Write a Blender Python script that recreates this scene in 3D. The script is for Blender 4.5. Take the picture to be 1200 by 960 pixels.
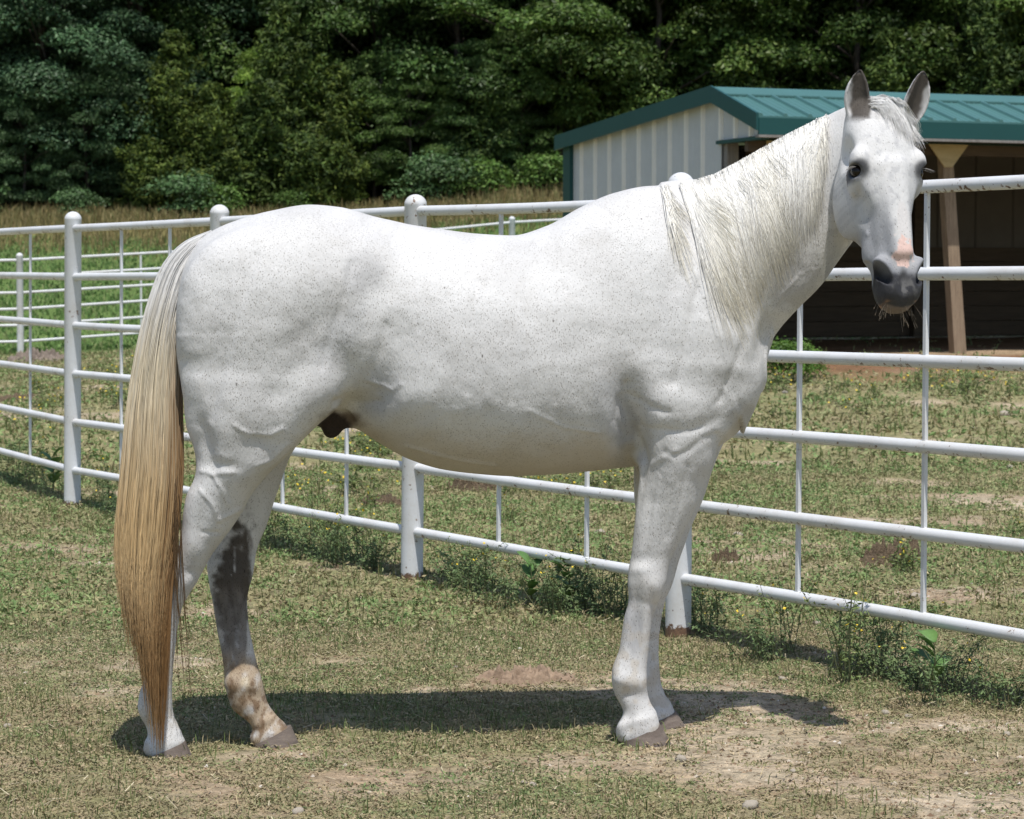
import bpy, math, random
import numpy as np
from mathutils import Vector, Matrix

for _o in list(bpy.data.objects):
    bpy.data.objects.remove(_o)
scene = bpy.context.scene
COL = scene.collection
R = math.radians
rng = np.random.default_rng(7)
random.seed(7)

# ------------------------------------------------------------------ camera
FPX = 2870.0                      # focal length in photo pixels (photo 1200 x 960)
CAMZ = 1.28
PITCH = math.atan(152.0 / FPX)
cam_data = bpy.data.cameras.new('camera')
cam_data.sensor_width = 36.0
cam_data.sensor_fit = 'HORIZONTAL'
cam_data.lens = 36.0 * FPX / 1200.0
cam_data.clip_start = 0.1
cam_data.clip_end = 2000.0
cam_data.dof.use_dof = True
cam_data.dof.focus_distance = 6.75
cam_data.dof.aperture_fstop = 13.0
cam = bpy.data.objects.new('camera', cam_data)
cam.location = (0, 0, CAMZ)
cam.rotation_euler = (math.pi / 2 - PITCH, 0, 0)
COL.objects.link(cam)
scene.camera = cam

# ------------------------------------------------------------------ light
SUN_DX, SUN_DY = -0.09, 0.39      # shadow drift per metre of height
SUN_STRENGTH = 3.75
SKY_STRENGTH = 0.11
sun_el = math.atan2(1.0, math.hypot(SUN_DX, SUN_DY))
to_sun = Vector((-SUN_DX, -SUN_DY, 1.0)).normalized()
sd = bpy.data.lights.new('sun', 'SUN')
sd.energy = SUN_STRENGTH
sd.angle = R(0.53)
sd.color = (1.0, 0.965, 0.915)
sun = bpy.data.objects.new('sun', sd)
sun.rotation_euler = to_sun.to_track_quat('Z', 'Y').to_euler()
COL.objects.link(sun)
world = bpy.data.worlds.new('World')
scene.world = world
world.use_nodes = True
wn = world.node_tree
for n in list(wn.nodes):
    wn.nodes.remove(n)
sky = wn.nodes.new('ShaderNodeTexSky')
sky.sky_type = 'NISHITA'
sky.sun_disc = False
sky.sun_elevation = sun_el
sky.sun_rotation = math.atan2(to_sun.x, to_sun.y)
bg = wn.nodes.new('ShaderNodeBackground')
bg.inputs['Strength'].default_value = SKY_STRENGTH
wo = wn.nodes.new('ShaderNodeOutputWorld')
wn.links.new(sky.outputs[0], bg.inputs[0])
wn.links.new(bg.outputs[0], wo.inputs[0])
scene.view_settings.view_transform = 'Standard'
scene.view_settings.look = 'None'
scene.view_settings.gamma = 1.0
scene.view_settings.exposure = 0.30
scene.view_settings.use_curve_mapping = False

# ------------------------------------------------------------------ helpers
def at(px, py, Y):
    """point at distance Y seen at photo pixel (px, py)"""
    u, v = px - 600.0, 480.0 - py
    c, s = math.cos(PITCH), math.sin(PITCH)
    d = (u, FPX * c + v * s, -FPX * s + v * c)
    k = Y / d[1]
    return Vector((d[0] * k, Y, CAMZ + d[2] * k))

def project(P):
    """photo pixels of world points (n,3)"""
    c, s = math.cos(PITCH), math.sin(PITCH)
    X, Y, Z = P[:, 0], P[:, 1], P[:, 2] - CAMZ
    dep = Y * c - Z * s
    up = Y * s + Z * c
    return 600 + FPX * X / dep, 480 - FPX * up / dep

def mesh_np(name, verts, faces, mat=None, parent=None, smooth=True, colors=None, counts=None):
    """one mesh object from numpy arrays; faces (n,3) or (n,4), or flat with counts"""
    me = bpy.data.meshes.new(name)
    verts = np.asarray(verts, dtype=np.float32)
    me.vertices.add(len(verts))
    me.vertices.foreach_set('co', verts.ravel())
    faces = np.asarray(faces, dtype=np.int32)
    if counts is None:
        n, k = faces.shape
        tot = np.full(n, k, np.int32)
    else:
        tot = np.asarray(counts, np.int32)
        n = len(tot)
    start = np.zeros(n, np.int32)
    start[1:] = np.cumsum(tot)[:-1]
    me.loops.add(int(tot.sum()))
    me.loops.foreach_set('vertex_index', faces.ravel())
    me.polygons.add(n)
    me.polygons.foreach_set('loop_start', start)
    me.polygons.foreach_set('loop_total', tot)
    me.polygons.foreach_set('use_smooth', np.full(n, smooth))
    me.update(calc_edges=True)
    if colors is not None:
        ca = me.color_attributes.new('tint', 'FLOAT_COLOR', 'POINT')
        c4 = np.ones((len(verts), 4), np.float32)
        c4[:, :3] = colors
        ca.data.foreach_set('color', c4.ravel())
    if mat is not None:
        me.materials.append(mat)
    o = bpy.data.objects.new(name, me)
    COL.objects.link(o)
    if parent is not None:
        o.parent = parent
    return o

def tag(o, label=None, cat=None, group=None, kind=None):
    if label: o['label'] = label
    if cat: o['category'] = cat
    if group: o['group'] = group
    if kind: o['kind'] = kind
    return o

def empty(name, loc=(0, 0, 0), rz=0.0):
    o = bpy.data.objects.new(name, None)
    o.empty_display_size = 0.1
    o.location = loc
    o.rotation_euler = (0, 0, rz)
    COL.objects.link(o)
    return o

class MB:
    """collects shapes into one mesh"""
    def __init__(self):
        self.v, self.f = [], []
    def add(self, vs, fs):
        b = len(self.v)
        self.v += [tuple(v) for v in vs]
        self.f += [tuple(i + b for i in f) for f in fs]
        return self
    def prism(self, quad_a, quad_b):
        n = len(quad_a)
        vs = list(quad_a) + list(quad_b)
        fs = [tuple(range(n - 1, -1, -1)), tuple(range(n, 2 * n))]
        fs += [(i, (i + 1) % n, n + (i + 1) % n, n + i) for i in range(n)]
        return self.add(vs, fs)
    def box(self, x0, x1, y0, y1, z0, z1):
        return self.prism([(x0, y0, z0), (x1, y0, z0), (x1, y1, z0), (x0, y1, z0)],
                          [(x0, y0, z1), (x1, y0, z1), (x1, y1, z1), (x0, y1, z1)])
    def tube(self, pts, radii, seg=10, caps=True):
        pts = [Vector(p) for p in pts]
        rings = []
        ref = None
        for i, p in enumerate(pts):
            a = pts[max(i - 1, 0)]
            b = pts[min(i + 1, len(pts) - 1)]
            t = (b - a).normalized()
            if ref is None:
                ref = Vector((0, 0, 1)) if abs(t.z) < 0.9 else Vector((1, 0, 0))
            u = (ref - t * ref.dot(t)).normalized()
            w = t.cross(u)
            ref = u
            r = radii[i] if hasattr(radii, '__len__') else radii
            rings.append([p + (u * math.cos(2 * math.pi * k / seg) + w * math.sin(2 * math.pi * k / seg)) * r for k in range(seg)])
        vs = [v for rg in rings for v in rg]
        fs = []
        for i in range(len(pts) - 1):
            for k in range(seg):
                fs.append((i * seg + k, i * seg + (k + 1) % seg, (i + 1) * seg + (k + 1) % seg, (i + 1) * seg + k))
        if caps:
            fs.append(tuple(range(seg - 1, -1, -1)))
            fs.append(tuple((len(pts) - 1) * seg + k for k in range(seg)))
        return self.add(vs, fs)
    def build(self, name, mat, parent=None, smooth=False, bevel=0.0, auto=None):
        me = bpy.data.meshes.new(name)
        me.from_pydata([tuple(v) for v in self.v], [], self.f)
        me.update()
        if smooth:
            me.polygons.foreach_set('use_smooth', [True] * len(me.polygons))
        if auto is not None:
            me.polygons.foreach_set('use_smooth', [True] * len(me.polygons))
            me.set_sharp_from_angle(angle=auto)
        if mat: me.materials.append(mat)
        o = bpy.data.objects.new(name, me)
        COL.objects.link(o)
        if parent is not None: o.parent = parent
        if bevel:
            m = o.modifiers.new('bevel', 'BEVEL'); m.width = bevel; m.segments = 2; m.limit_method = 'ANGLE'
        return o

_lat = {}
def noise2(x, y, scale=1.0, seed=0):
    """smooth value noise 0..1"""
    if seed not in _lat:
        _lat[seed] = np.random.default_rng(1000 + seed).random((256, 256)).astype(np.float32)
    L = _lat[seed]
    x = np.asarray(x, np.float64) * scale + 1000.0
    y = np.asarray(y, np.float64) * scale + 1000.0
    xi, yi = np.floor(x).astype(int), np.floor(y).astype(int)
    fx, fy = x - xi, y - yi
    fx = fx * fx * (3 - 2 * fx); fy = fy * fy * (3 - 2 * fy)
    a = L[xi % 256, yi % 256]; b = L[(xi + 1) % 256, yi % 256]
    c = L[xi % 256, (yi + 1) % 256]; d = L[(xi + 1) % 256, (yi + 1) % 256]
    return (a * (1 - fx) + b * fx) * (1 - fy) + (c * (1 - fx) + d * fx) * fy

def fbm2(x, y, scale=1.0, seed=0, oct=4):
    v, amp, tot = 0, 1.0, 0
    for i in range(oct):
        v = v + amp * noise2(x, y, scale * 2 ** i, seed + i)
        tot += amp
        amp *= 0.5
    return v / tot

def sstep(a, b, x):
    t = np.clip((np.asarray(x, np.float64) - a) / (b - a), 0, 1)
    return t * t * (3 - 2 * t)

# node material helpers
def new_mat(name):
    m = bpy.data.materials.new(name)
    m.use_nodes = True
    nt = m.node_tree
    b = nt.nodes['Principled BSDF']
    return m, nt, b

def nd(nt, typ, **kw):
    n = nt.nodes.new(typ)
    for k, v in kw.items():
        if k.startswith('i_'):
            key = k[2:]
            key = int(key) if key.isdigit() else key.replace('_', ' ')
            n.inputs[key].default_value = v
        else:
            setattr(n, k, v)
    return n

def ramp(nt, fac, stops, interp='LINEAR'):
    r = nt.nodes.new('ShaderNodeValToRGB')
    r.color_ramp.interpolation = interp
    el = r.color_ramp.elements
    while len(el) > 1: el.remove(el[0])
    el[0].position = stops[0][0]; el[0].color = (*stops[0][1], 1)
    for p, c in stops[1:]:
        e = el.new(p); e.color = (*c, 1)
    nt.links.new(fac, r.inputs[0])
    return r.outputs[0]

def mixc(nt, fac, a, b, mode='MIX'):
    m = nt.nodes.new('ShaderNodeMix')
    m.data_type = 'RGBA'
    m.blend_type = mode
    for sock, val in ((m.inputs[0], fac), (m.inputs[6], a), (m.inputs[7], b)):
        if hasattr(val, 'is_linked') or hasattr(val, 'links'):
            nt.links.new(val, sock)
        elif isinstance(val, (int, float)):
            sock.default_value = val
        else:
            sock.default_value = (*val, 1)
    return m.outputs[2]

def tex_noise(nt, scale, detail=4.0, rough=0.55, vec=None):
    n = nd(nt, 'ShaderNodeTexNoise')
    n.inputs['Scale'].default_value = scale
    n.inputs['Detail'].default_value = detail
    n.inputs['Roughness'].default_value = rough
    if vec is not None: nt.links.new(vec, n.inputs['Vector'])
    return n.outputs['Fac']

def obj_vec(nt):
    return nd(nt, 'ShaderNodeTexCoord').outputs['Object']

def add_bump(nt, b, height, strength=0.3, dist=0.01):
    bn = nd(nt, 'ShaderNodeBump')
    bn.inputs['Strength'].default_value = strength
    bn.inputs['Distance'].default_value = dist
    nt.links.new(height, bn.inputs['Height'])
    nt.links.new(bn.outputs[0], b.inputs['Normal'])

def tint_mat(name, rough=0.6, spec=0.3, trans=0.0, coat=None):
    """material reading the per-piece colour attribute"""
    m, nt, b = new_mat(name)
    a = nd(nt, 'ShaderNodeAttribute', attribute_name='tint')
    nt.links.new(a.outputs['Color'], b.inputs['Base Color'])
    b.inputs['Roughness'].default_value = rough
    b.inputs['Specular IOR Level'].default_value = spec
    if trans:
        t = nd(nt, 'ShaderNodeBsdfTranslucent')
        nt.links.new(a.outputs['Color'], t.inputs[0])
        mx = nd(nt, 'ShaderNodeMixShader')
        mx.inputs[0].default_value = trans
        out = nt.nodes['Material Output']
        nt.links.new(b.outputs[0], mx.inputs[1])
        nt.links.new(t.outputs[0], mx.inputs[2])
        nt.links.new(mx.outputs[0], out.inputs[0])
    return m
# ================================================================== terrain
shed_o = at(845, 409, 28.0)
sh_a = R(21)
def ground_z(x, y):
    x = np.asarray(x, float); y = np.asarray(y, float)
    zr = np.interp(y, [0, 14, 20, 28, 36, 45, 200], [0, 0, .12, .44, .50, .60, .60])
    w = sstep(-9, 2.5, x)
    far = np.interp(y, [0, 41, 44, 75, 92, 130, 260], [0, 0, .12, 3.36, 5.0, 24, 60])
    bumps = (fbm2(x, y, .9, 3, 3) - .5) * .05 * sstep(8, 16, y) + (fbm2(x, y, .25, 8, 2) - .5) * .25 * sstep(30, 60, y)
    near = (fbm2(x, y, 2.2, 14, 3) - .5) * .022
    near = near - .012 * np.exp(-((x + .80) / .34) ** 2 - ((y - 6.70) / .30) ** 2)
    return -.010 + zr * w + far + bumps + near

def bare_earth(x, y):
    """1 on the bare earth in and before the shed"""
    lx_ = (x - shed_o.x) * math.cos(sh_a) + (y - shed_o.y) * math.sin(sh_a)
    ly_ = -(x - shed_o.x) * math.sin(sh_a) + (y - shed_o.y) * math.cos(sh_a)
    wz = (fbm2(x, y, .7, 47, 3) - .5) * 2.4
    return sstep(-4.2, -2.6, ly_ + wz) * sstep(5.2, 4.6, ly_) * sstep(-1.2, .2, lx_ + wz) * sstep(14, 12, lx_)

def spaced(a, b, fine_a, fine_b, st, grow=1.12):
    mid = list(np.arange(fine_a, fine_b + st * .5, st))
    out, s, p = [], st, fine_b
    while p < b:
        s *= grow; p += s; out.append(p)
    lo, s, p = [], st, fine_a
    while p > a:
        s *= grow; p -= s; lo.append(p)
    return np.array(lo[::-1] + mid + out)

gx = spaced(-220, 220, -3.6, 3.6, .035)
gy = spaced(-12, 240, 5.0, 15.0, .035, 1.045)
GXX, GYY = np.meshgrid(gx, gy, indexing='ij')
gzz = ground_z(GXX, GYY)
nx, ny = GXX.shape
gv = np.stack([GXX, GYY, gzz], -1).reshape(-1, 3)
ii = np.arange(nx * ny).reshape(nx, ny)
gq = np.stack([ii[:-1, :-1], ii[1:, :-1], ii[1:, 1:], ii[:-1, 1:]], -1).reshape(-1, 4)

def lush(x, y):
    """how green the cover is, 0 bare .. 1 lush"""
    x = np.asarray(x, float); y = np.asarray(y, float)
    n = fbm2(x, y, 1.7, 20, 4)
    v = .645 + (n - .5) * 1.25 - .05 * sstep(9, 7, y) + (fbm2(x, y, .5, 29, 2) - .5) * .4
    v = v + .06 * sstep(9, 13, y)
    v = v - .24 * np.exp(-((x - .9) / 1.0) ** 2 - ((y - 5.9) / .5) ** 2)          # bare gravelly patch, front right
    v = v - .16 * np.exp(-((x - .1) / .7) ** 2 - ((y - 7.95) / .3) ** 2)
    v = v - .12 * np.exp(-((x + 1.7) / .7) ** 2 - ((y - 8.0) / .4) ** 2)
    # worn brown band in the far part of the paddock
    v = v - .22 * sstep(.5, .62, fbm2(x, y, .45, 27, 3)) * sstep(11, 14, y)
    v = np.where(y > 40, .95, v)
    return np.clip(v, 0, 1)

GL = lush(gv[:, 0], gv[:, 1])
soil = np.array([.27, .195, .125]); pale = np.array([.50, .425, .325]); green = np.array([.145, .165, .070]); dry = np.array([.31, .255, .15])
n2 = fbm2(gv[:, 0], gv[:, 1], 3.0, 33, 3)[:, None]
gc = soil * (1 - n2) + pale * n2
g1 = sstep(.30, .60, GL)[:, None]
gc = gc * (1 - g1) + (green * .5 + dry * .5) * g1
yy = gv[:, 1]; xx = gv[:, 0]
m = (sstep(40.5, 42, yy))[:, None]
gc = gc * (1 - m) + np.array([.095, .145, .045]) * m                                   # pasture
m = (sstep(58, 70, yy + 6 * (fbm2(xx, yy, .15, 44, 3) - .5)))[:, None]
gc = gc * (1 - m) + np.array([.165, .135, .060]) * m                                   # dry strip by the woods
m = sstep(73, 78, yy)[:, None]
gc = gc * (1 - m) + np.array([.035, .030, .018]) * m                                   # leaf litter
# bare earth in and before the shed
lx = (xx - shed_o.x) * math.cos(sh_a) + (yy - shed_o.y) * math.sin(sh_a)
ly = -(xx - shed_o.x) * math.sin(sh_a) + (yy - shed_o.y) * math.cos(sh_a)
wobz = (fbm2(xx, yy, .7, 47, 3) - .5) * 2.4
m = (sstep(-4.2, -2.6, ly + wobz) * sstep(5.2, 4.6, ly) * sstep(-1.2, .2, lx + wobz) * sstep(14, 12, lx))[:, None]
gc = gc * (1 - m) + np.array([.185, .105, .060]) * m
m = (sstep(-1.6, -1.1, ly + .4 * wobz) * sstep(.6, .0, ly) * sstep(0, .6, lx) * sstep(14, 12, lx))[:, None]
gc = gc * (1 - m * .8) + np.array([.33, .25, .17]) * m * .8

m_, nt, b = new_mat('paddock_ground')
a = nd(nt, 'ShaderNodeAttribute', attribute_name='tint')
ov = obj_vec(nt)
n_a = tex_noise(nt, 26.0, 6, .68, ov); n_b = tex_noise(nt, 140.0, 5, .7, ov); n_c = tex_noise(nt, 3.2, 5, .6, ov)
c = mixc(nt, .85, a.outputs['Color'], ramp(nt, n_a, [(.30, (.38, .36, .30)), (.5, (.95, .95, .92)), (.72, (1.55, 1.45, 1.3))]), 'MULTIPLY')
c = mixc(nt, .8, c, ramp(nt, n_b, [(.30, (.45, .43, .38)), (.52, (1, 1, .98)), (.75, (1.5, 1.45, 1.35))]), 'MULTIPLY')
c = mixc(nt, .6, c, ramp(nt, n_c, [(.3, (.7, .72, .62)), (.7, (1.25, 1.2, 1.15))]), 'MULTIPLY')
nt.links.new(c, b.inputs['Base Color'])
b.inputs['Roughness'].default_value = .95
b.inputs['Specular IOR Level'].default_value = .1
add_bump(nt, b, mixc(nt, .5, n_a, n_b), .9, .02)
M_GROUND = m_
ground = mesh_np('ground', gv, gq, M_GROUND, None, True, gc * np.where(gv[:, 1:2] < 41, 1.28, 1.35) * [.97, .99, 1.06])
tag(ground, kind='structure', label='worn paddock ground of short weeds and bare earth rising to the woods')

# ================================================================== fences
m_, nt, b = new_mat('white_pipe_paint')
ov = obj_vec(nt)
mp = nd(nt, 'ShaderNodeMapping'); mp.inputs['Scale'].default_value = (1, 1, 1)
nt.links.new(ov, mp.inputs[0])
geo = nd(nt, 'ShaderNodeNewGeometry')
sepn = nd(nt, 'ShaderNodeSeparateXYZ'); nt.links.new(geo.outputs['Normal'], sepn.inputs[0])
sepp = nd(nt, 'ShaderNodeSeparateXYZ'); nt.links.new(geo.outputs['Position'], sepp.inputs[0])
n_a = tex_noise(nt, 52.0, 4, .65, ov); n_b = tex_noise(nt, 5.0, 4, .6, ov); n_d = tex_noise(nt, 90.0, 3, .6, ov)
def mth(op, x, y=None):
    n = nd(nt, 'ShaderNodeMath', operation=op)
    for i, q in enumerate((x, y)):
        if q is None: continue
        if hasattr(q, 'links'): nt.links.new(q, n.inputs[i])
        else: n.inputs[i].default_value = q
    return n.outputs[0]
def mrange(x, a0, a1, b0=0.0, b1=1.0):
    n = nd(nt, 'ShaderNodeMapRange'); n.interpolation_type = 'SMOOTHSTEP'
    nt.links.new(x, n.inputs[0])
    for i, q in enumerate((a0, a1, b0, b1)): n.inputs[i + 1].default_value = q
    return n.outputs[0]
under = mrange(sepn.outputs[2], .1, -.8, 0, .10)
chips = mth('ADD', mth('ADD', n_a, mth('MULTIPLY', n_b, .45)), under)
rust = mrange(chips, .90, .95)
foot = mth('SUBTRACT', mrange(sepp.outputs[2], .13, -.05), mth('ADD', mth('MULTIPLY', n_a, .7), mth('MULTIPLY', n_b, .35)))
rust2 = mrange(foot, .05, .15)
rustm = mth('MAXIMUM', rust, rust2)
dirt = mrange(mth('ADD', n_b, mth('MULTIPLY', n_d, .3)), .55, .85, 0, .35)
c = mixc(nt, dirt, (.66, .67, .68), (.48, .44, .38))
c = mixc(nt, rustm, c, ramp(nt, n_d, [(.3, (.09, .055, .04)), (.6, (.20, .12, .075)), (.8, (.30, .19, .11))]))
nt.links.new(c, b.inputs['Base Color'])
b.inputs['Roughness'].default_value = .45
b.inputs['Specular IOR Level'].default_value = .4
add_bump(nt, b, n_a, .12, .004)
M_PIPE = m_

RAIL_Z = [.212 + i * .2735 for i in range(6)]
def dome_post(name, parent, base, top, r, zcap=.045, seg=20):
    """pipe post with a domed cap; base and top are points"""
    mb = MB()
    base, top = Vector(base), Vector(top)
    ax = (top - base).normalized()
    pts, rr = [base - ax * .05], [r]
    body = top - ax * r * .95
    pts.append(body); rr.append(r)
    pts.append(body + ax * .002); rr.append(r * 1.02)
    for i in range(1, 7):
        a = i / 6 * math.pi / 2
        pts.append(body + ax * (.002 + math.sin(a) * r * .95)); rr.append(max(r * 1.02 * math.cos(a), .001))
    mb.tube(pts, rr, seg)
    return mb.build(name, M_PIPE, parent, auto=R(50))
def pipe(name, parent, a, b, r, seg=12, sag=0.0):
    mb = MB()
    a, b = Vector(a), Vector(b)
    n = 7
    pts = [a.lerp(b, i / (n - 1)) + Vector((0, 0, -sag * math.sin(math.pi * i / (n - 1)))) for i in range(n)]
    mb.tube(pts, r, seg)
    return mb.build(name, M_PIPE, parent, auto=R(50))

def build_fence(name, label, posts, r_post, r_rail, r_rod, top_h, rail_z, rods, origin):
    root = empty(name, origin)
    o = Vector(origin)
    n = len(posts)
    for i, (x, y, lean) in enumerate(posts):
        z = float(ground_z(x, y))
        th_ = top_h + (.022 if abs(y - 8.87) < .01 else .012 * ((i * 7) % 3 - 1))
        dome_post('post', root, Vector((x, y, z)) - o, Vector((x + lean, y, z + th_)) - o, r_post)
    for i in range(n - 1):
        (xa, ya, la), (xb, yb, lb) = posts[i], posts[i + 1]
        za, zb = float(ground_z(xa, ya)), float(ground_z(xb, yb))
        for z in rail_z:
            f = z / top_h
            pipe('rail', root, Vector((xa + la * f, ya, za + z)) - o, Vector((xb + lb * f, yb, zb + z)) - o, r_rail, sag=random.uniform(-.004, .006))
        for t in rods:
            x, y = xa + (xb - xa) * t, ya + (yb - ya) * t
            z0 = za + (zb - za) * t
            lt = la + (lb - la) * t
            mb = MB()
            d = Vector((xb - xa, yb - ya, 0)).normalized(); nn = Vector((-d.y, d.x, 0))
            A = Vector((x + lt * .13, y, z0 + rail_z[0])) - o; B = Vector((x + lt * .94, y, z0 + rail_z[-1])) - o
            w = r_rod
            qa = [A + d * w + nn * w, A - d * w + nn * w, A - d * w - nn * w, A + d * w - nn * w]
            qb = [q + (B - A) for q in qa]
            mb.prism(qa[::-1], qb[::-1])
            mb.build('stay_rod', M_PIPE, root)
    tag(root, label, 'fence')
    return root
def post_xy(px, Y, lean=0.0):
    return ((px - 600) / FPX * Y, Y, lean)
near_posts = [(2.60, 5.62, 0), (1.62, 7.22, 0), post_xy(796, 8.87, .004), post_xy(482, 10.44, .02), post_xy(256, 12.15, .01), post_xy(83, 13.85, .02), (-3.80, 16.55, .02), (-4.5, 18.6, .02), (-5.0, 20.8, .02)]
build_fence('pipe_fence', 'white pipe rail fence with rusty domed posts running close behind the horse', near_posts, .0475, .0212, .0068, 1.66, RAIL_Z, (.31, .64), (0.5, 9.0, 0.0))
far_posts = [post_xy(-250, 40.6), post_xy(24, 41.2), post_xy(312, 43.2), post_xy(600, 45.2), post_xy(880, 47.2)]
build_fence('pipe_fence', 'small distant white pipe rail fence along the green pasture', far_posts, .058, .024, .014, 1.70, RAIL_Z, (.48,), (-4.0, 42.5, 0.0))

# ================================================================== shed
def metal_mat(name, col, rough=.4, dirt=.25):
    m, nt, b = new_mat(name)
    ov = obj_vec(nt)
    n1 = tex_noise(nt, 3.0, 5, .6, ov); n2 = tex_noise(nt, 40.0, 3, .6, ov)
    c = mixc(nt, dirt, col, ramp(nt, n1, [(.3, tuple(q * .72 for q in col)), (.7, tuple(min(1, q * 1.18) for q in col))]))
    c = mixc(nt, .2, c, ramp(nt, n2, [(.3, tuple(q * .8 for q in col)), (.7, tuple(min(1, q * 1.12) for q in col))]))
    nt.links.new(c, b.inputs['Base Color'])
    b.inputs['Roughness'].default_value = rough
    b.inputs['Specular IOR Level'].default_value = .4
    return m
def wood_mat(name, dark, light, sc=(1, 1, 8)):
    m, nt, b = new_mat(name)
    ov = obj_vec(nt)
    mp = nd(nt, 'ShaderNodeMapping'); mp.inputs['Scale'].default_value = sc
    nt.links.new(ov, mp.inputs[0])
    n1 = tex_noise(nt, 6.0, 6, .65, mp.outputs[0]); n2 = tex_noise(nt, 30.0, 4, .6, mp.outputs[0])
    c = ramp(nt, n1, [(.3, dark), (.7, light)])
    c = mixc(nt, .3, c, ramp(nt, n2, [(.3, dark), (.7, light)]))
    nt.links.new(c, b.inputs['Base Color'])
    b.inputs['Roughness'].default_value = .85
    add_bump(nt, b, n2, .3, .01)
    return m
M_TEAL = metal_mat('teal_roof_metal', (.062, .155, .145), .42)
M_TEALD = metal_mat('dark_teal_trim', (.008, .062, .060), .42)
M_WALL = metal_mat('grey_wall_metal', (.50, .52, .53), .5, .3)
M_RIB = metal_mat('cream_wall_rib', (.76, .74, .68), .5, .2)
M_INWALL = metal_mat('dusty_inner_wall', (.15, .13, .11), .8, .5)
M_POST = wood_mat('weathered_post', (.16, .11, .07), (.36, .27, .18), (6, 6, .6))
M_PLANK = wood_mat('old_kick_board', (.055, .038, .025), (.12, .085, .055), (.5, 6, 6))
M_PLY = wood_mat('yellow_plywood', (.42, .32, .16), (.58, .46, .26), (1, 1, 5))
M_GREYWOOD = wood_mat('grey_corner_post', (.12, .11, .10), (.30, .28, .26), (6, 6, .6))

shed = empty('horse_shed', (shed_o.x, shed_o.y, shed_o.z), sh_a)
tag(shed, 'open fronted metal horse shed with teal ribbed roof and grey end wall', 'shed')
SL, SD, OV = 10.4, 4.55, 1.15
ZP, ZB, ZF = 2.93, 2.63, 2.58       # roof heights: peak, back eave, front eave (top of sheet)
def roof_h(y):
    return ZP + (ZB - ZP) * y / (SD + .15) if y > 0 else ZP + (ZF - ZP) * (-y) / OV
# end wall panels, each a sheet with a raised rib at its edge
npan = 10
pw_ = SD / npan
for side_x, nm in ((0.0, 'wall_panel'), (SL, 'wall_panel')):
    for i in range(npan):
        y0, y1 = i * pw_, (i + 1) * pw_
        sgn = -1 if side_x == 0 else 1
        mb = MB()
        za, zb = roof_h(y0) - .03, roof_h(y1) - .03
        x0, x1 = side_x, side_x + sgn * .012
        # sheet with two faint stiffening ridges
        ys = [y0, y0 + pw_ * .30, y0 + pw_ * .34, y0 + pw_ * .38, y0 + pw_ * .62, y0 + pw_ * .66, y0 + pw_ * .70, y1]
        off = [0, 0, .006, 0, 0, .006, 0, 0]
        fr = [(x1 + sgn * o_, y) for y, o_ in zip(ys, off)]
        poly = fr + [(x0, y1), (x0, y0)]
        mb.prism([(p[0], p[1], 0) for p in poly], [(p[0], p[1], roof_h(p[1]) - .03) for p in poly])
        o = mb.build(nm, M_WALL, shed)
        rb = MB()
        poly = [(x1 - sgn * .002, y0 - .036), (x1 + sgn * .034, y0 - .016), (x1 + sgn * .034, y0 + .016), (x1 - sgn * .002, y0 + .036)]
        if i > 0:
            rb.prism([(p[0], p[1], 0) for p in poly], [(p[0], p[1], roof_h(p[1]) - .03) for p in poly])
            rb.build('rib', M_RIB, o)
# gable pieces in front of the corner post
mb = MB()
poly = [(-.0, .0), (-.0, -OV + .08)]
ys = [0.0, -.38, -.76, -OV + .06]
for j in range(3):
    a_, b_ = ys[j], ys[j + 1]
    mb = MB()
    zl = 2.375
    mb.prism([(-.012, a_, zl), (0, a_, zl), (0, b_, zl), (-.012, b_, zl)],
             [(-.012, a_, roof_h(a_) - .03), (0, a_, roof_h(a_) - .03), (0, b_, max(roof_h(b_) - .03, zl + .01)), (-.012, b_, max(roof_h(b_) - .03, zl + .01))])
    o = mb.build('gable_panel', M_WALL, shed)
    rb = MB(); yb_ = a_ - .02
    rb.prism([(-.045, yb_ - .022, zl), (-.013, yb_ - .04, zl), (-.013, yb_ + .04, zl), (-.045, yb_ + .022, zl)],
             [(-.045, yb_ - .022, roof_h(yb_) - .03), (-.013, yb_ - .04, roof_h(yb_) - .03), (-.013, yb_ + .04, roof_h(yb_) - .03), (-.045, yb_ + .022, roof_h(yb_) - .03)])
    rb.build('rib', M_RIB, o)
MB().box(-.05, .04, -OV + .05, .06, 2.33, 2.37).build('gable_sill_trim', M_TEALD, shed)
MB().box(-.07, .06, SD - .16, SD + .07, 0, ZB - .06).build('corner_trim', M_TEALD, shed)
# roof sheets with ribs
pr = .305
nr = int((SL + .3) / pr)
def slope_sheet(y0, z0, y1, z1, xa, xb, name):
    mb = MB()
    r = .030
    prof = [(xa, 0), (xa + .012, r), (xa + .045, r), (xa + .062, 0), (xa + .14, 0), (xa + .155, .006), (xa + .17, 0), (xa + .215, 0), (xa + .23, .006), (xa + .245, 0), (xb, 0)]
    low = [(x, -.02) for x, _ in reversed(prof)]
    poly = prof + low
    mb.prism([(x, y0, z0 + z) for x, z in poly], [(x, y1, z1 + z) for x, z in poly])
    return mb.build(name, M_TEAL, shed)
for i in range(nr):
    xa = -.12 + i * pr; xb = xa + pr
    slope_sheet(-OV, ZF, -.0, ZP, xa, xb, 'roof_panel')
    slope_sheet(.0, ZP, SD + .15, ZB, xa, xb, 'roof_panel')
xr = -.12 + nr * pr
def strip(name, pts_a, pts_b, mat):
    MB().prism(pts_a, pts_b).build(name, mat, shed)
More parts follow.
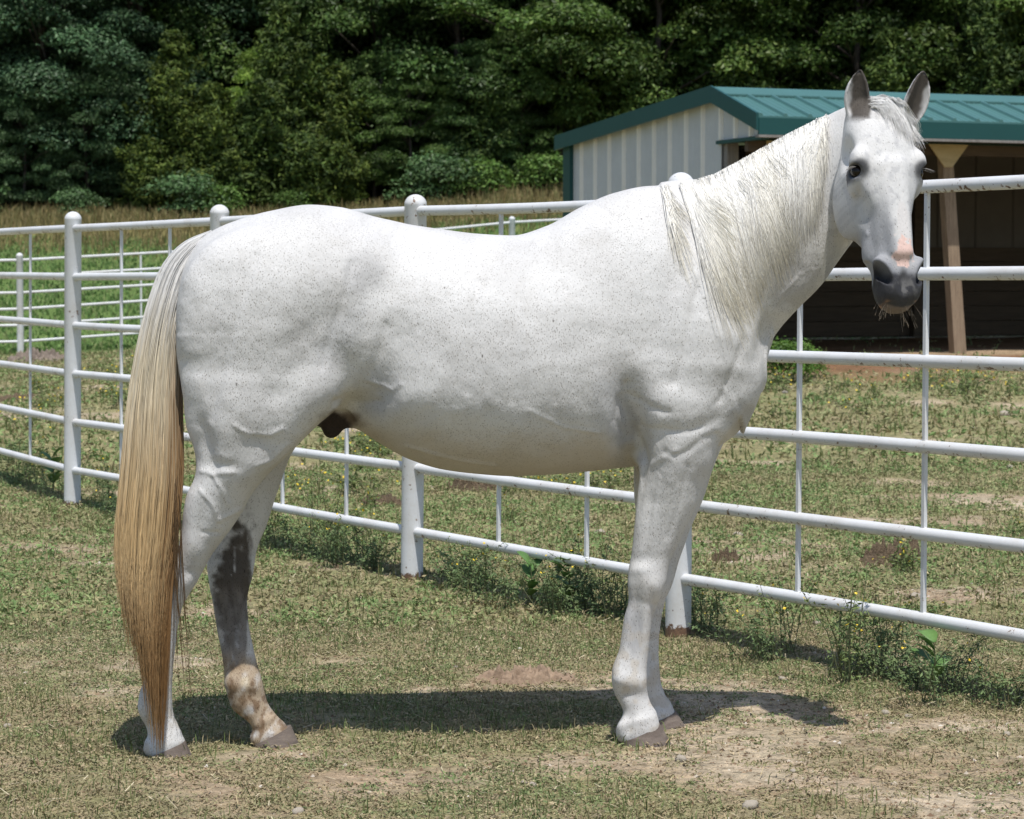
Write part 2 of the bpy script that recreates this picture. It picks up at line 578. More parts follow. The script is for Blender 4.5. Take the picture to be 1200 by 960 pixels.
# ridge cap, rake trims, eave fascia
strip('ridge_cap', [(-.14, -.24, ZP - .045), (-.14, 0, ZP + .050), (-.14, .24, ZP + .026), (-.14, .24, ZP + .010), (-.14, 0, ZP + .030), (-.14, -.24, ZP - .065)],
      [(xr, -.24, ZP - .045), (xr, 0, ZP + .050), (xr, .24, ZP + .026), (xr, .24, ZP + .010), (xr, 0, ZP + .030), (xr, -.24, ZP - .065)], M_TEAL)
for xe, s in ((-.125, -1), (xr + .005, 1)):
    x0, x1 = xe, xe + s * .03
    strip('rake_trim', [(x0, 0, ZP + .06), (x0, SD + .17, ZB + .05), (x0, SD + .17, ZB - .14), (x0, 0, ZP - .13)], [(x1, 0, ZP + .06), (x1, SD + .17, ZB + .05), (x1, SD + .17, ZB - .14), (x1, 0, ZP - .13)], M_TEALD)
    strip('rake_trim', [(x0, -OV - .02, ZF + .03), (x0, -.002, ZP + .06), (x0, -.002, ZP - .13), (x0, -OV - .02, ZF - .16)], [(x1, -OV - .02, ZF + .03), (x1, -.002, ZP + .06), (x1, -.002, ZP - .13), (x1, -OV - .02, ZF - .16)], M_TEALD)
MB().box(-.125, xr, -OV - .03, -OV + .0, ZF - .205, ZF - .022).build('eave_fascia', M_TEALD, shed)
MB().box(-.125, xr, -OV - .032, -OV + .06, ZF - .235, ZF - .207).build('eave_drip_trim', M_GREYWOOD, shed)
MB().box(.0, SL, -.66, -.58, 2.22, 2.34).build('header_beam', M_PLANK, shed)
# posts with plywood gussets
MB().box(.02, .16, -.10, .05, 0, 2.36).build('corner_post', M_GREYWOOD, shed)
MB().box(.17, .21, -.66, -.58, 0, 2.2).build('post_trim', M_TEALD, shed)
for x in (2.52, 5.1, 7.7):
    mb = MB()
    ln = .19 if x < 3 else .02
    mb.prism([(x + ln - .07, -.72, -.1), (x + ln + .09, -.72, -.1), (x + ln + .09, -.60, -.1), (x + ln - .07, -.60, -.1)],
             [(x - .07, -.72, 2.22), (x + .07, -.72, 2.22), (x + .07, -.60, 2.22), (x - .07, -.60, 2.22)])
    mb.build('front_post', M_POST, shed)
    MB().prism([(x - .26, -.745, 2.34), (x - .05, -.745, 2.08), (x + .05, -.745, 2.08), (x + .26, -.745, 2.34)], [(x - .26, -.725, 2.34), (x - .05, -.725, 2.08), (x + .05, -.725, 2.08), (x + .26, -.725, 2.34)]).build('gusset', M_PLY, shed)
MB().prism([(.22, -.69, 2.34), (.22, -.69, 1.97), (.52, -.69, 2.34)], [(.22, -.67, 2.34), (.22, -.67, 1.97), (.52, -.67, 2.34)]).build('gusset', M_PLY, shed)
# inside: back wall sheets, girts and kick boards
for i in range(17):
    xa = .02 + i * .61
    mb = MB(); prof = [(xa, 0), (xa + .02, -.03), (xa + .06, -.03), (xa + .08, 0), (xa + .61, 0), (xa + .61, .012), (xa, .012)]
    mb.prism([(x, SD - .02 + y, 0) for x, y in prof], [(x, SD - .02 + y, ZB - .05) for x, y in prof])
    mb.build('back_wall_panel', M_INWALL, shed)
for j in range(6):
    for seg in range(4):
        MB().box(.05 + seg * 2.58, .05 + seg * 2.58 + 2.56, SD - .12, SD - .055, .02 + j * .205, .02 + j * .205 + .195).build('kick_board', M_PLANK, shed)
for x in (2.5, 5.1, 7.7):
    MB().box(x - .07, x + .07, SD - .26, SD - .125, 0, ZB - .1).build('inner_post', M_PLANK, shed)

# ================================================================== woods
def leaf_material(name, base, trans=.22, rough=.45):
    m, nt, b = new_mat(name)
    a = nd(nt, 'ShaderNodeAttribute', attribute_name='tint')
    oi = nd(nt, 'ShaderNodeObjectInfo')
    c = mixc(nt, 1.0, a.outputs['Color'], oi.outputs['Color'], 'MULTIPLY')
    nt.links.new(c, b.inputs['Base Color'])
    b.inputs['Roughness'].default_value = rough
    b.inputs['Specular IOR Level'].default_value = .22
    t = nd(nt, 'ShaderNodeBsdfTranslucent'); nt.links.new(c, t.inputs[0])
    mx = nd(nt, 'ShaderNodeMixShader'); mx.inputs[0].default_value = trans
    nt.links.new(b.outputs[0], mx.inputs[1]); nt.links.new(t.outputs[0], mx.inputs[2])
    nt.links.new(mx.outputs[0], nt.nodes['Material Output'].inputs[0])
    return m
M_LEAF = leaf_material('broad_leaves', None)
M_NEEDLE = leaf_material('cedar_sprays', None, .10, .6)
M_BARK = wood_mat('bark', (.035, .028, .022), (.10, .08, .062), (4, 4, .8))

def leaf_quads(P, N, size, aspect, g, cols, fold=.25):
    """diamond leaves at P facing N"""
    n = len(P)
    N = N / (np.linalg.norm(N, axis=1)[:, None] + 1e-9)
    r = g.normal(0, 1, (n, 3))
    U = np.cross(N, r); U /= np.linalg.norm(U, axis=1)[:, None] + 1e-9
    W = np.cross(N, U)
    s = (size * g.uniform(.65, 1.35, n))[:, None]
    a = P - U * s; c = P + U * s
    bq = P + W * s * aspect - N * s * fold; d = P - W * s * aspect - N * s * fold
    V = np.stack([a, bq, c, d], 1).reshape(-1, 3)
    i = np.arange(n)[:, None] * 4
    F = np.concatenate([i + [0, 1, 2], i + [0, 2, 3]], 1).reshape(-1, 3)
    C = np.repeat(cols, 4, 0)
    return V, F, C

def make_crown(seed, H, rad_, zlo, nclump, per, leaf, cols):
    g = np.random.default_rng(seed)
    Ps, Ns, Cs, Cl = [], [], [], []
    for i in range(nclump):
        h = g.random() ** .9
        z = zlo + (H - zlo) * h
        env = rad_ * (math.sin(math.pi * min(max(.22 + .72 * h, 0), 1)) ** .6) * (.75 + .5 * g.random())
        th = g.random() * 6.283
        rr = env * math.sqrt(g.uniform(.25, 1.0))
        c = np.array([math.cos(th) * rr, math.sin(th) * rr, z])
        cr = g.uniform(.45, .95) * (1.0 + .25 * (1 - h))
        n = int(per * cr * cr)
        d = g.normal(0, 1, (n, 3)); d /= np.linalg.norm(d, axis=1)[:, None]
        d[:, 2] = np.where(d[:, 2] < -.25, -d[:, 2] * .6, d[:, 2])
        d /= np.linalg.norm(d, axis=1)[:, None]
        r = cr * g.uniform(.62, 1.05, n)
        p = c + d * r[:, None] * [1.15, 1.15, .72]
        nn = d * .55 + g.normal(0, .45, (n, 3)) + [0, 0, .55]
        Ps.append(p); Ns.append(nn)
        tone = g.uniform(.55, 1.4)
        k = g.integers(0, len(cols), n)
        Cs.append(np.array(cols)[k] * tone * g.uniform(.7, 1.3, (n, 1)))
        Cl.append(c)
    P = np.concatenate(Ps); N = np.concatenate(Ns); C = np.concatenate(Cs)
    return leaf_quads(P, N, leaf, .55, g, C), np.array(Cl)

def make_trunk(seed, H, r0, clumps):
    g = np.random.default_rng(seed + 500)
    mb = MB()
    pts = [Vector((0, 0, -.3))]; rr = [r0 * 1.3]
    x = y = 0.0
    for i in range(1, 9):
        z = H * .92 * i / 8
        x += g.normal(0, .10); y += g.normal(0, .10)
        pts.append(Vector((x, y, z))); rr.append(r0 * (1 - .85 * i / 8))
    mb.tube(pts, rr, 8)
    for c in clumps[:: max(1, len(clumps) // 16)]:
        zb = max(.8, c[2] * .72)
        k = min(int(zb / (H * .92) * 8), 7)
        f_ = zb / (H * .92) * 8 - k
        a = pts[k].lerp(pts[k + 1], min(max(f_, 0), 1))
        b_ = Vector(c)
        mid = a.lerp(b_, .5) + Vector((0, 0, .25))
        mb.tube([a, mid, b_], [r0 * .32, r0 * .2, r0 * .06], 6)
    return mb

def tree_proto(name, seed, H, rad_, zlo, nclump, per, leaf, cols, r0):
    root = empty(name)
    (V, F, C), cl = make_crown(seed, H, rad_, zlo, nclump, per, leaf, cols)
    cr = mesh_np('crown', V, F, M_LEAF, root, False, C)
    tr = make_trunk(seed, H, r0, cl).build('trunk', M_BARK, root, smooth=True)
    return root
def cedar_proto(name, seed, H, rad_, cols):
    g = np.random.default_rng(seed)
    root = empty(name)
    P, N, C, S = [], [], [], []
    nb = 210
    for i in range(nb):
        h = (i + g.random()) / nb
        z = .25 + H * .97 * h
        th0 = g.random() * 6.283
        L = rad_ * 1.1 * (1 - h) ** .55 * (.75 + .35 * math.sin(th0 * 3 + h * 9)) * g.uniform(.6, 1.25) + .12
        th = th0
        up = g.uniform(.15, .6)
        n = int(70 * L + 20)
        t = g.random(n) ** .6
        w = .18 * L * np.sin(np.pi * np.clip(t, .05, .98)) + .04
        d = np.array([math.cos(th), math.sin(th), 0])
        s = np.array([-math.sin(th), math.cos(th), 0])
        p = d * (t * L)[:, None] + s * (w * g.normal(0, 1, n))[:, None] + np.array([0, 0, 1]) * (z + up * t * t * L - .15 * t * L + w * g.normal(0, .6, n))[:, None]
        P.append(p); N.append(d * .4 + g.normal(0, .5, (n, 3)) + [0, 0, .5])
        C.append(np.array(cols)[g.integers(0, len(cols), n)] * g.uniform(.7, 1.3) * g.uniform(.75, 1.25, (n, 1)))
    P = np.concatenate(P); N = np.concatenate(N); C = np.concatenate(C)
    V, F, C = leaf_quads(P, N, .085, .32, g, C, .1)
    mesh_np('crown', V, F, M_NEEDLE, root, False, C)
    mb = MB(); mb.tube([(0, 0, -.2), (.02, 0, H * .5), (0, 0, H * .97)], [.11, .07, .01], 7)
    mb.build('trunk', M_BARK, root, smooth=True)
    return root
def copy_tree(o, parent=None):
    c = o.copy(); COL.objects.link(c); c.parent = parent
    for ch in list(o.children):
        cc = ch.copy(); COL.objects.link(cc); cc.parent = c
        for sub_ in list(ch.children):
            c3 = sub_.copy(); COL.objects.link(c3); c3.parent = cc
    return c
def place(o, x, y, rz, sc, color=None, dz=0.0):
    o.location = (x, y, float(ground_z(x, y)) + dz)
    o.rotation_euler = (0, 0, rz)
    o.scale = (sc, sc, sc * random.uniform(.94, 1.08))
    if color:
        for ch in o.children: ch.color = (*color, 1)

oak_cols = [(0.061, 0.112, 0.027), (0.076, 0.134, 0.034), (0.049, 0.093, 0.024), (0.095, 0.156, 0.041), (0.128, 0.183, 0.061)]
blue_cols = [(0.060, 0.113, 0.048), (0.077, 0.134, 0.060), (0.050, 0.096, 0.043), (0.108, 0.166, 0.082)]
ced_cols = [(0.060, 0.092, 0.018), (0.085, 0.120, 0.021), (0.043, 0.070, 0.015), (0.125, 0.156, 0.030)]
protos = [tree_proto('broadleaf_tree', 301, 11.0, 3.5, .9, 120, 520, .078, oak_cols, .16),
          tree_proto('broadleaf_tree', 302, 12.5, 3.9, 1.2, 130, 520, .084, oak_cols, .20),
          tree_proto('broadleaf_tree', 303, 10.0, 3.2, .5, 120, 560, .070, blue_cols, .15),
          tree_proto('broadleaf_tree', 304, 11.5, 3.4, 1.6, 115, 520, .080, oak_cols, .17)]
cprotos = [cedar_proto('cedar_tree', 401, 5.2, 1.5, ced_cols), cedar_proto('cedar_tree', 402, 4.0, 1.25, ced_cols)]
random.seed(12)
first = {}
def put_tree(kind, px, Y, sc, label, group, color, dz=0.0):
    src = protos[kind] if kind < 10 else cprotos[kind - 10]
    o = src if kind not in first else copy_tree(src)
    first[kind] = 1
    place(o, (px - 600) / FPX * Y, Y, random.random() * 6.28, sc, color, dz)
    tag(o, label, 'tree', group)
    return o
edge = 'broadleaf tree along the sunny edge of the dark woods'
GE = 'trees along the edge of the woods'
front = [(2, -60, 76.0, 1.05, (1.0, 1.05, 1.1)), (2, 60, 75.5, 1.0, (1.0, 1.05, 1.1)), (2, 165, 77, 1.05, (.95, 1.0, 1.0)), (0, 290, 79.5, 1.0, (.75, .78, .7)),
         (1, 445, 78.0, 1.0, (1.0, 1.0, .95)), (3, 545, 77.0, 1.0, (.95, 1.0, 1.0)), (1, 655, 77.0, 1.0, (1.05, 1.05, .9)), (0, 770, 76.5, 1.0, (1.1, 1.05, .85)),
         (3, 890, 78.0, 1.05, (.95, .98, .85)), (0, 1000, 77.0, 1.0, (1.0, 1.0, .85)), (1, 1110, 77.5, 1.05, (1.1, 1.05, .8)), (0, 1225, 77.0, 1.05, (1.1, 1.05, .8)), (1, 1320, 78, 1.0, (1, 1, .9)), (0, -170, 77.5, 1.05, (1, 1, 1)), (1, -290, 77, 1.05, (1, 1, .95)), (3, -410, 77.5, 1.0, (1, 1, .95)), (3, 1430, 77, 1.0, (1.05, 1, .9)), (0, 1540, 78, 1.05, (1, 1, .9)), (1, 1660, 77, 1.0, (1, 1, .9))]
for k, px, Y, sc, c in front:
    if k == 2:
        lb, gr = 'blue green leafed tree at the edge of the woods above the fence corner', 'blue green trees at the edge of the woods'
    elif px > 860:
        lb, gr = 'yellow green broadleaf tree rising behind the teal shed roof', 'trees behind the shed'
    elif px > 600:
        lb, gr = 'broadleaf tree standing just beyond the low back end of the shed', 'trees past the shed end wall'
    else:
        lb, gr = edge, GE
    put_tree(k, px, Y, sc, lb, gr, c)
deep = 'tall broadleaf tree deeper in the shade of the woods'
for r_, (Y, off) in enumerate(((82.5, 40), (87.5, -10), (93.0, 30))):
    for i in range(-7, 20):
        put_tree(random.choice((0, 1, 2, 3)), off + i * 100 + random.uniform(-25, 25), Y + random.uniform(-1.2, 1.2), 1.15 + .15 * r_, deep, 'trees deeper in the woods', (.8, .82, .75), -.5)
put_tree(0, 318, 75.0, .42, 'young bright green leafed tree among the cedars', None, (2.0, 1.9, 1.2))
put_tree(3, 560, 75.2, .40, 'young pale green tree between cedars above the middle fence post', None, (1.3, 1.35, 1.5))
for k_, px_, Y_, s_ in ((2, 30, 74.2, .40), (2, 105, 74.6, .46), (0, 440, 75.0, .42), (3, 485, 74.6, .36), (0, 610, 75.4, .44), (2, 150, 75.5, .5), (2, -50, 74.5, .45)):
    put_tree(k_, px_, Y_, s_, 'young broadleaf tree leafed down to the dry grass strip', 'young trees before the woods', (1.0, 1.02, .9))
cl = 'olive green cedar growing low in front of the woods'
for k, px, Y, sc in ((10, 205, 73.5, .95), (11, 250, 72.8, .95), (10, 335, 73.6, 1.1), (11, 395, 73.8, 1.0), (11, 290, 73.4, .9), (11, 568, 74.6, .9), (11, 175, 73.6, .7), (10, 1150, 74, 1.2), (11, 1040, 74, 1.2)):
    put_tree(k, px, Y, sc, cl, 'cedars along the woods', random.choice(((.78, .88, .9), (.9, .95, .85), (.65, .78, .85))))
# low shrubs at the foot of the woods
def shrub_proto(seed, cols):
    g = np.random.default_rng(seed)
    root = empty('leafy_shrub')
    (V, F, C), cl_ = make_crown(seed, 1.5, .95, .2, 16, 210, .085, cols)
    mesh_np('crown', V * [1, 1, .9], F, M_LEAF, root, False, C)
    mb = MB()
    for c in cl_[::3]:
        mb.tube([(0, 0, -.1), (c[0] * .4, c[1] * .4, c[2] * .5), tuple(c * .9)], [.03, .02, .008], 5)
    mb.build('stems', M_BARK, root)
    return root
sp = [shrub_proto(501, blue_cols), shrub_proto(502, oak_cols)]
used = set()
for i, (px, Y, sc) in enumerate(((215, 71.6, .8), (250, 71.8, .6), (520, 72.0, .9), (552, 72.3, .75), (90, 72.0, .5), (640, 73.0, .8), (-40, 72, .8), (345, 72.4, .45))):
    k = i % 2
    o = sp[k] if k not in used else copy_tree(sp[k]); used.add(k)
    place(o, (px - 600) / FPX * Y, Y, random.random() * 6, sc, (1.1, 1.15, .95))
    tag(o, 'low leafy shrub at the foot of the woods', 'shrub', 'shrubs at the foot of the woods')
# ================================================================== horse
def HY(x):
    return 6.9 + 0.11 * (x - 0.35)         # the horse's midplane, hindquarters a little nearer

def pix(px, py, yl=0.0):
    """horse-space point (x, offset from midplane, z) seen at photo pixel"""
    x = 0.0
    for _ in range(4):
        p = at(px, py, HY(x) + yl)
        x = p.x
    return np.array([p.x, yl, p.z])

def pchip(x, y, xn):
    x = np.asarray(x, float); y = np.asarray(y, float)
    h = np.diff(x); d = np.diff(y) / h
    m = np.zeros(len(x))
    m[0], m[-1] = d[0], d[-1]
    for i in range(1, len(x) - 1):
        if d[i - 1] * d[i] > 0:
            w1, w2 = 2 * h[i] + h[i - 1], h[i] + 2 * h[i - 1]
            m[i] = (w1 + w2) / (w1 / d[i - 1] + w2 / d[i])
    i = np.clip(np.searchsorted(x, xn) - 1, 0, len(x) - 2)
    t = np.clip((xn - x[i]) / h[i], 0, 1)
    return ((1 + 2 * t) * (1 - t) ** 2 * y[i] + t * (1 - t) ** 2 * h[i] * m[i]
            + t * t * (3 - 2 * t) * y[i + 1] + t * t * (t - 1) * h[i] * m[i + 1])

def axis_grid(segs):
    out = [segs[0][0]]
    for a, b, st in segs:
        n = max(1, int(round((b - a) / st)))
        out += list(a + (b - a) * (np.arange(n) + 1) / n)
    return np.array(out, np.float32)

GX = axis_grid([(-1.16, 0.74, 0.0052), (0.74, 0.9, 0.006), (0.9, 1.22, 0.0038)])
GY = axis_grid([(-0.60, -0.34, 0.0045), (-0.34, 0.04, 0.006), (0.04, 0.36, 0.01)])
GZ = axis_grid([(-0.06, 0.22, 0.006), (0.22, 1.22, 0.0055), (1.22, 1.92, 0.0040)])
FLD = np.full((len(GX), len(GY), len(GZ)), 9.0, np.float32)

def sub(lo, hi):
    sl = []
    for g, a, b in zip((GX, GY, GZ), lo, hi):
        i0 = max(0, int(np.searchsorted(g, a)) - 1); i1 = min(len(g), int(np.searchsorted(g, b)) + 1)
        sl.append(slice(i0, i1))
    sl = tuple(sl)
    X = GX[sl[0]][:, None, None]; Y = GY[sl[1]][None, :, None]; Z = GZ[sl[2]][None, None, :]
    return sl, X, Y, Z

def smin(a, b, k):
    h = np.maximum(k - np.abs(a - b), 0) / k
    return np.minimum(a, b) - h * h * k * 0.25

def smax(a, b, k):
    return -smin(-a, -b, k)

def rad(q1, q2, a, b, p=2.0):
    """distance-like value of a superellipse"""
    r = np.sqrt(q1 * q1 + q2 * q2) + 1e-6
    if isinstance(p, float) and p == 2.0:
        rho = np.sqrt((q1 / a) ** 2 + (q2 / b) ** 2) + 1e-6
    else:
        rho = (np.abs(q1 / a) ** p + np.abs(q2 / b) ** p) ** (1.0 / p) + 1e-6
    return r * (1 - 1 / rho)

def cap(f, d):
    return np.where(d > 1e-5, np.maximum(f, d), f)

def put(sl, f, k):
    FLD[sl] = smin(FLD[sl], f.astype(np.float32), k)

def ell(c, r, k, rot=None, cut=False):
    c = np.asarray(c, float); r = np.asarray(r, float)
    m = r.max() + k + 0.02
    sl, X, Y, Z = sub(c - m, c + m)
    x, y, z = X - c[0], Y - c[1], Z - c[2]
    if rot is not None:
        A = rot
        x, y, z = (A[0][0] * x + A[0][1] * y + A[0][2] * z, A[1][0] * x + A[1][1] * y + A[1][2] * z, A[2][0] * x + A[2][1] * y + A[2][2] * z)
    rr = np.sqrt(x * x + y * y + z * z) + 1e-6
    rho = np.sqrt((x / r[0]) ** 2 + (y / r[1]) ** 2 + (z / r[2]) ** 2) + 1e-6
    f = rr * (1 - 1 / rho)
    if cut:
        FLD[sl] = smax(FLD[sl], -f.astype(np.float32), k)
    else:
        put(sl, f, k)

def rot_y(deg):
    a = R(deg)
    return [[math.cos(a), 0, -math.sin(a)], [0, 1, 0], [math.sin(a), 0, math.cos(a)]]

# ---- trunk: photo x, top y, bottom y, half width, height of the widest place (0 top .. 1 bottom), roundness
TRUNK = [
    (208, 352, 420, .055, .45, 2.0), (214, 322, 452, .125, .45, 2.1), (226, 293, 480, .175, .45, 2.2), (245, 274, 500, .21, .45, 2.25),
    (280, 258, 508, .245, .45, 2.3), (320, 247, 508, .27, .45, 2.3), (365, 240, 500, .285, .42, 2.25),
    (400, 243, 492, .285, .44, 2.15), (420, 248, 503, .285, .47, 2.1), (440, 254, 516, .285, .5, 2.1), (460, 258.5, 528, .29, .52, 2.1), (480, 263, 538, .295, .53, 2.1),
    (520, 269, 550, .305, .54, 2.12), (560, 274, 555, .312, .55, 2.15), (600, 276, 557.5, .315, .55, 2.15),
    (640, 265, 556, .308, .56, 2.12), (680, 243, 553, .293, .58, 2.05), (720, 226, 549, .272, .60, 1.95),
    (760, 218, 545, .255, .62, 1.9), (800, 217, 538, .25, .60, 1.95), (835, 245, 526, .235, .58, 2.0),
    (862, 305, 509, .20, .52, 2.0), (880, 355, 482, .14, .5, 2.0), (890, 395, 455, .07, .5, 2.0)]
_tx, _tz, _bz = [], [], []
for px, t, b, *_ in TRUNK:
    p, q = pix(px, t), pix(px, b)
    _tx.append(0.5 * (p[0] + q[0])); _tz.append(p[2]); _bz.append(q[2])
_tx = np.array(_tx)
sl, X, Y, Z = sub((_tx[0] - .03, -.36, .5), (_tx[-1] + .03, .36, 1.72))
xv = GX[sl[0]]
xc = np.clip(xv, _tx[0], _tx[-1])
zt = pchip(_tx, _tz, xc); zb = pchip(_tx, _bz, xc)
ww = pchip(_tx, [s[3] for s in TRUNK], xc); cf = pchip(_tx, [s[4] for s in TRUNK], xc)
pw = pchip(_tx, [s[5] for s in TRUNK], xc)
zc = (zt - (zt - zb) * cf)[:, None, None]
q2 = Z - zc
hb = np.where(q2 > 0, (zt[:, None, None] - zc), (zc - zb[:, None, None]))
aa = ww[:, None, None]; pp = pw[:, None, None]
q1 = np.broadcast_to(Y, q2.shape[:1] + Y.shape[1:2] + q2.shape[2:])
r_ = np.sqrt(q1 * q1 + q2 * q2) + 1e-6
rho = (np.abs(q1 / aa) ** pp + np.abs(q2 / hb) ** pp) ** (1 / pp) + 1e-6
f = r_ * (1 - 1 / rho)
f = cap(f, np.abs(X - xc[:, None, None]))
put(sl, f, 0.01)

# ---- legs: photo y, left x, right x, offset from midplane, half width across, roundness
def leg(st, depth_off, k):
    zs, xcs, hx, yc, hy, ps = [], [], [], [], [], []
    for py, l, r, yl, w, *p in st:
        a, b = pix(l, py, yl), pix(r, py, yl)
        zs.append(0.5 * (a[2] + b[2])); xcs.append(0.5 * (a[0] + b[0])); hx.append(0.5 * (b[0] - a[0])); yc.append(yl); hy.append(w)
        ps.append(p[0] if p else 2.0)
    zs = np.array(zs)[::-1]
    rev = lambda q: np.array(q)[::-1]
    lo = (min(np.array(xcs) - np.array(hx)) - .06, min(np.array(yc) - np.array(hy)) - .06, zs[0] - .01)
    hi = (max(np.array(xcs) + np.array(hx)) + .06, max(np.array(yc) + np.array(hy)) + .06, zs[-1] + .06)
    sl, X, Y, Z = sub(lo, hi)
    zv = np.clip(GZ[sl[2]], zs[0], zs[-1])
    cx = pchip(zs, rev(xcs), zv)[None, None, :]; ax = pchip(zs, rev(hx), zv)[None, None, :]
    cy = pchip(zs, rev(yc), zv)[None, None, :]; ay = pchip(zs, rev(hy), zv)[None, None, :]
    f = rad(X - cx + 0 * Y, Y - cy + 0 * X, ax, ay, 2.15)
    f = cap(f, np.abs(Z - zv[None, None, :]) * 0.8)
    put(sl, f, k)

NF = [(440, 752, 880, -.15, .085), (470, 748, 872, -.16, .10), (500, 746, 856, -.155, .10), (520, 748, 842, -.15, .092), (540, 749, 836, -.145, .085), (560, 749, 829, -.14, .078),
      (580, 747, 822, -.138, .070), (600, 745, 813, -.135, .064), (620, 743, 803, -.132, .058), (640, 741, 794, -.13, .052),
      (655, 739, 787, -.128, .049), (668, 736.5, 783, -.128, .050), (680, 735.5, 781, -.128, .050), (690, 736, 777.5, -.128, .048), (702, 736.5, 773, -.128, .043), (711, 735, 769.6, -.128, .038),
      (721, 732, 766, -.128, .035), (742, 728.5, 762, -.128, .032), (763, 725, 760, -.128, .032), (773, 721, 759, -.128, .034),
      (784, 717.5, 758, -.128, .038), (794, 716.7, 758, -.128, .040), (805, 718, 758, -.128, .038), (815, 721, 759.5, -.128, .035),
      (825, 727, 763, -.128, .034), (836, 730, 769.5, -.128, .040), (843, 727, 771.5, -.128, .046), (850, 723, 773, -.128, .050), (858, 721.5, 774, -.128, .050), (867, 724, 770, -.128, .045)]
FF = [(455, 760, 880, .15, .085), (500, 752, 862, .155, .10), (520, 745, 848, .15, .092), (540, 743, 839, .145, .085), (560, 742.5, 832, .14, .078), (580, 743, 826, .138, .070),
      (600, 745, 818, .135, .064), (620, 746, 809, .132, .058), (640, 746, 802, .13, .052), (660, 746, 795, .128, .049), (675, 746, 791, .128, .050),
      (690, 746, 786, .128, .048), (700, 746, 781, .128, .042), (711, 745, 778, .128, .037), (721, 744, 776, .128, .034), (742, 741, 773, .128, .031),
      (763, 738, 772, .128, .031), (784, 733, 773, .128, .037), (795, 733, 774, .128, .039), (806, 736, 776.5, .128, .036), (815, 741, 780, .128, .034),
      (825, 747, 787, .128, .038), (832, 746, 790, .128, .045), (838, 743, 791.5, .128, .048), (844, 742, 791, .128, .048), (851, 745, 788, .128, .044)]
NH = [(420, 216, 372, -.13, .09), (450, 214, 372, -.15, .125), (475, 216, 376, -.155, .13), (500, 219, 368, -.155, .125), (520, 226, 351, -.155, .115), (540, 230, 331, -.155, .105), (560, 228, 311, -.152, .095),
      (580, 219, 295, -.15, .086), (600, 215, 284, -.148, .076), (620, 213, 271, -.145, .066), (636, 210, 259, -.143, .058), (648, 206, 250, -.142, .054),
      (660, 203, 243, -.14, .051), (672, 202, 236.5, -.14, .049), (684, 200, 230, -.14, .045), (698, 196, 221, -.138, .039), (712, 191, 213.5, -.137, .035),
      (735, 184, 208.5, -.135, .033), (758, 179, 205.5, -.133, .033), (780, 174, 203, -.132, .034), (800, 168, 202, -.13, .037), (815, 163, 201.5, -.13, .041),
      (828, 161.5, 202, -.13, .042), (840, 165, 204, -.13, .038), (850, 171, 208.5, -.13, .036), (862, 173, 213.5, -.13, .042), (870, 169, 217, -.13, .047), (878, 168, 216, -.13, .047), (885, 172, 212, -.13, .043)]
FH = [(440, 225, 368, 0.13, .09), (475, 225, 368, 0.15, .125), (500, 230, 360, 0.15, .12), (540, 250, 338, 0.125, .105), (560, 255, 331, 0.111, .096), (580, 255, 324, 0.1, .085),
      (600, 254, 317.5, 0.089, .074), (620, 250, 311, 0.078, .064), (636, 246, 304, 0.07, .058), (650, 243, 300, 0.064, .054), (664, 242.5, 298, 0.056, .051), (676, 244, 296, 0.051, .048),
      (690, 246, 292, 0.045, .042), (701, 248.5, 290, 0.04, .037), (713, 250.5, 290, 0.034, .034), (736, 254, 292, 0.023, .032), (758, 258.5, 296.6, 0.013, .032),
      (781, 262, 302, 0.003, .034), (793, 263.4, 305.8, -0.002, .038), (805, 264.6, 308.6, -0.005, .042), (816, 267, 311, -0.005, .041), (827, 270.5, 315, -0.005, .039), (834, 276, 320, -0.005, .036),
      (842, 287, 327, -0.005, .036), (850, 295, 335, -0.005, .040), (856, 295, 339, -0.005, .046), (864, 292.5, 341, -0.005, .049), (871, 295, 338, -0.005, .045)]
for st, k in ((NF, .05), (FF, .05), (NH, .06), (FH, .06)):
    leg(st, 0, k)

# ---- muscle masses
ell(pix(812, 385, -.16), (.115, .085, .235), .07, rot_y(-20))          # shoulder
ell(pix(812, 385, .16), (.115, .085, .235), .07, rot_y(-20))
ell(pix(868, 440, -.09), (.055, .085, .085), .05)                      # point of shoulder, breast
ell(pix(868, 440, .09), (.055, .085, .085), .05)
ell(pix(822, 478, -.19), (.075, .05, .075), .04)                       # upper arm
ell(pix(300, 380, -.19), (.20, .10, .24), .08, rot_y(-18))             # haunch
ell(pix(300, 380, .19), (.20, .10, .24), .08, rot_y(-18))
ell(pix(372, 448, -.20), (.07, .06, .095), .06, rot_y(25))              # stifle
ell(pix(400, 490, -.03), (.055, .05, .030), .03, rot_y(-12))            # sheath
ell(pix(390, 499, -.03), (.028, .032, .036), .012, rot_y(20))

# ---- neck: photo crest point, photo throat point, offset, half width
NECK = [((776, 226), (868, 505), .00, .215), ((806, 216), (890, 445), .0, .195), ((835, 209), (899, 410), -.005, .165), ((868, 191), (915, 384), -.015, .140),
        ((905, 170), (937, 360), -.02, .118), ((942, 150), (962, 335), -.025, .100), ((972, 134), (985, 302), -.04, .088),
        ((998, 123), (1008, 268), -.075, .082), ((1022, 119), (1030, 235), -.13, .075)]
cs, us, hs, ws, os_ = [], [], [], [], []
for a, b, yl, w in NECK:
    A, B = pix(*a, yl), pix(*b, yl)
    cs.append(0.5 * (A + B)); hs.append(0.5 * np.linalg.norm(A - B)); us.append((A - B) / np.linalg.norm(A - B)); ws.append(w)
cs, us, hs, ws = map(np.array, (cs, us, hs, ws))
tt = np.arange(len(NECK)); tn = np.linspace(0, len(NECK) - 1, 26)
cs = np.stack([pchip(tt, cs[:, i], tn) for i in range(3)], 1)
